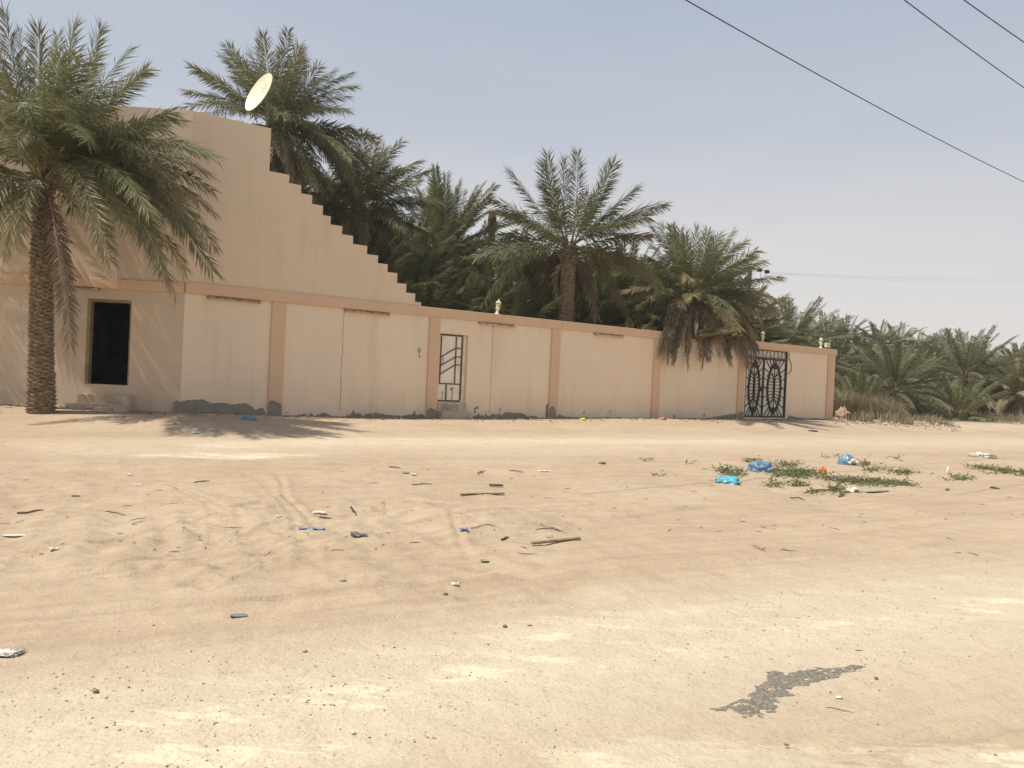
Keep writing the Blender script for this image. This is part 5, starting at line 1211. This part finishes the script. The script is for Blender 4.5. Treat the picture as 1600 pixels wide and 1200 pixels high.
board((764, 757.5), (786, 758), .05, .025, 'short dark piece of wood just behind the thin dark plank', 'wood2', 'wood_piece', 'wood')
stick((837, 832), (878, 830), .010, 'forked dark stick behind the long weathered plank', 'wood2')
stick((840, 821), (885, 834), .006, 'very thin pale cane crossing the forked dark stick', 'wood')
stick((736, 834), (780, 826), .008, 'thin straight stick pointing up from the blue grey wrapper', 'wood')
stick((783, 845), (794, 840.5), .015, 'stubby dark stick between wrapper and weathered plank', 'navy')
stick((498, 807), (523, 807.5), .013, 'short dark stick above the flat faded blue sheet', 'wood2')
stick((28, 795), (67, 796.5), .018, 'knobbly dark branch lying near the left edge', 'wood2', bend=.06)
stick((167, 801), (195, 805), .009, 'bent thin twig right of the knobbly branch', 'wood2', bend=.1)
stick((303, 755), (328, 752.5), .012, 'dark stick on the sand below the house corner', 'wood2')
stick((112, 771.5), (126, 772), .014, 'short dark stick above the knobbly branch', 'wood2')
stick((646, 757), (671, 754), .012, 'curled dead twig clump below the white paper scrap', 'wood2', bend=.14)
stick((796, 737), (818, 739), .012, 'brown twig lying left of the narrow white plastic piece', 'wood2', bend=.1)
stick((748, 741), (760, 736), .012, 'small brown twig bundle on the near track edge', 'wood2', bend=.15)
stick((1258, 771), (1298, 766), .022, 'brown dead branch at the near edge of the weeds', 'wood2', bend=.1)
stick((1310, 776), (1336, 770), .03, 'curved brown palm stub at the near edge of the weeds', 'wood', bend=.12)
sheet(1334, 770, 26, 'pale broken rubbish beside the curved brown palm stub', 'white', 'rubbish', 'litter', .7, .9)
board((1348, 769), (1383, 768), .16, .02, 'flat pale green board at the near edge of the weeds', 'palegreen', 'board', 'board')
stick((1234, 777), (1257, 781), .016, 'dark twig on the sand below the brown dead branch', 'wood2', bend=.12)
stick((1548, 763), (1561, 766), .03, 'short dark stump of wood near the right edge', 'wood2')
lump(1535, 714, 30, .12, 'low heap of white rubble on the sand at the right', 'white', 'rubble_heap', 'rubble', .8, .6, freq=5)
lump(1481, 738, 5, .12, 'tiny white cup standing left of the right weed strip', 'white', 'cup', 'cup', .1, .9)
lump(941, 725, 14, .07, 'dark brown stone on the near track edge', 'dstone', 'stone', 'stone', .3, .6)
lump(535, 914, 13, .03, 'pale stone alone on the smooth sand, left of the white tissue', 'stone', 'stone', 'stone', .3, .7)
lump(696, 933, 10, .02, 'flat dark stone just below the white tissue', 'dstone', 'stone', 'stone', .3, .7)
lump(476, 1021, 9, .016, 'pale pebble just above the pale crusted track', 'stone', 'stone', 'stone', .3, .7)
lump(150, 1085, 11, .016, 'brown pebble left on the upper edge of the crusted track', 'dstone', 'stone', 'stone', .3, .7)
lump(552, 1147, 9, .014, 'bright white pebble near the bottom of the crusted track', 'white', 'stone', 'stone', .3, .8)
lump(1311, 1088, 12, .008, 'flat white flake below the asphalt patch', 'white', 'stone', 'stone', .3, .8)
lump(1369, 1060, 7, .012, 'dark pebble right of the asphalt patch', 'dstone', 'stone', 'stone', .3, .8)
lump(789, 982, 9, .016, 'brown pebble, left one of a pair on the smooth sand', 'dstone', 'stone', 'stone', .3, .8)
lump(827, 981, 8, .013, 'pale brown pebble, right one of a pair on the smooth sand', 'stone', 'stone', 'stone', .3, .8)
stick((1291, 1100.5), (1333, 1110.5), .0028, 'thin bent wire below the asphalt patch', 'wood2', 'wire_piece', 'wire', .07)
stick((1337, 1016.5), (1348, 1016), .004, 'tiny dark stick above the asphalt patch', 'wood2')
sheet(1229, 1166, 9, 'small dry curled leaf near the bottom of the track', 'dstone', 'dry_leaf', 'leaf', .5, .7)
lump(1316, 654, 20, .55, 'red brown heap of rubble at the end of the wall', 'brick', 'rubble_heap', 'rubble', .45, .75, freq=3)
lump(1480, 766, 8, .05, 'brown clod of earth near the second weed strip', 'dstone', 'stone', 'stone', .4, .7)
bm_ = lump(1580, 652, 110, 1.0, 'low brown earth mound beneath the palms at the right edge', 'dstone', 'earth_mound', 'mound', .25, .75, freq=1.5)
# ---------------------------------------------------------------- dusty air
mb = MB(); mb.box(Vector((0, 0, 0)), Vector((1, 0, 0)), Vector((0, 1, 0)), UPZ, (-650, 760), (-60, 960), (-3, 16))
hz_ = mb.build('haze', None); hz_['kind'] = 'stuff'; hz_['label'] = 'thin desert dust haze in the air'
m = bpy.data.materials.new('haze_air'); m.use_nodes = True; t = m.node_tree; t.nodes.clear()
o_ = t.nodes.new('ShaderNodeOutputMaterial'); v_ = t.nodes.new('ShaderNodeVolumePrincipled'); v_.inputs['Density'].default_value = .0008; v_.inputs['Color'].default_value = (.86, .84, .80, 1)
t.links.new(v_.outputs[0], o_.inputs['Volume']); hz_.data.materials.append(m)
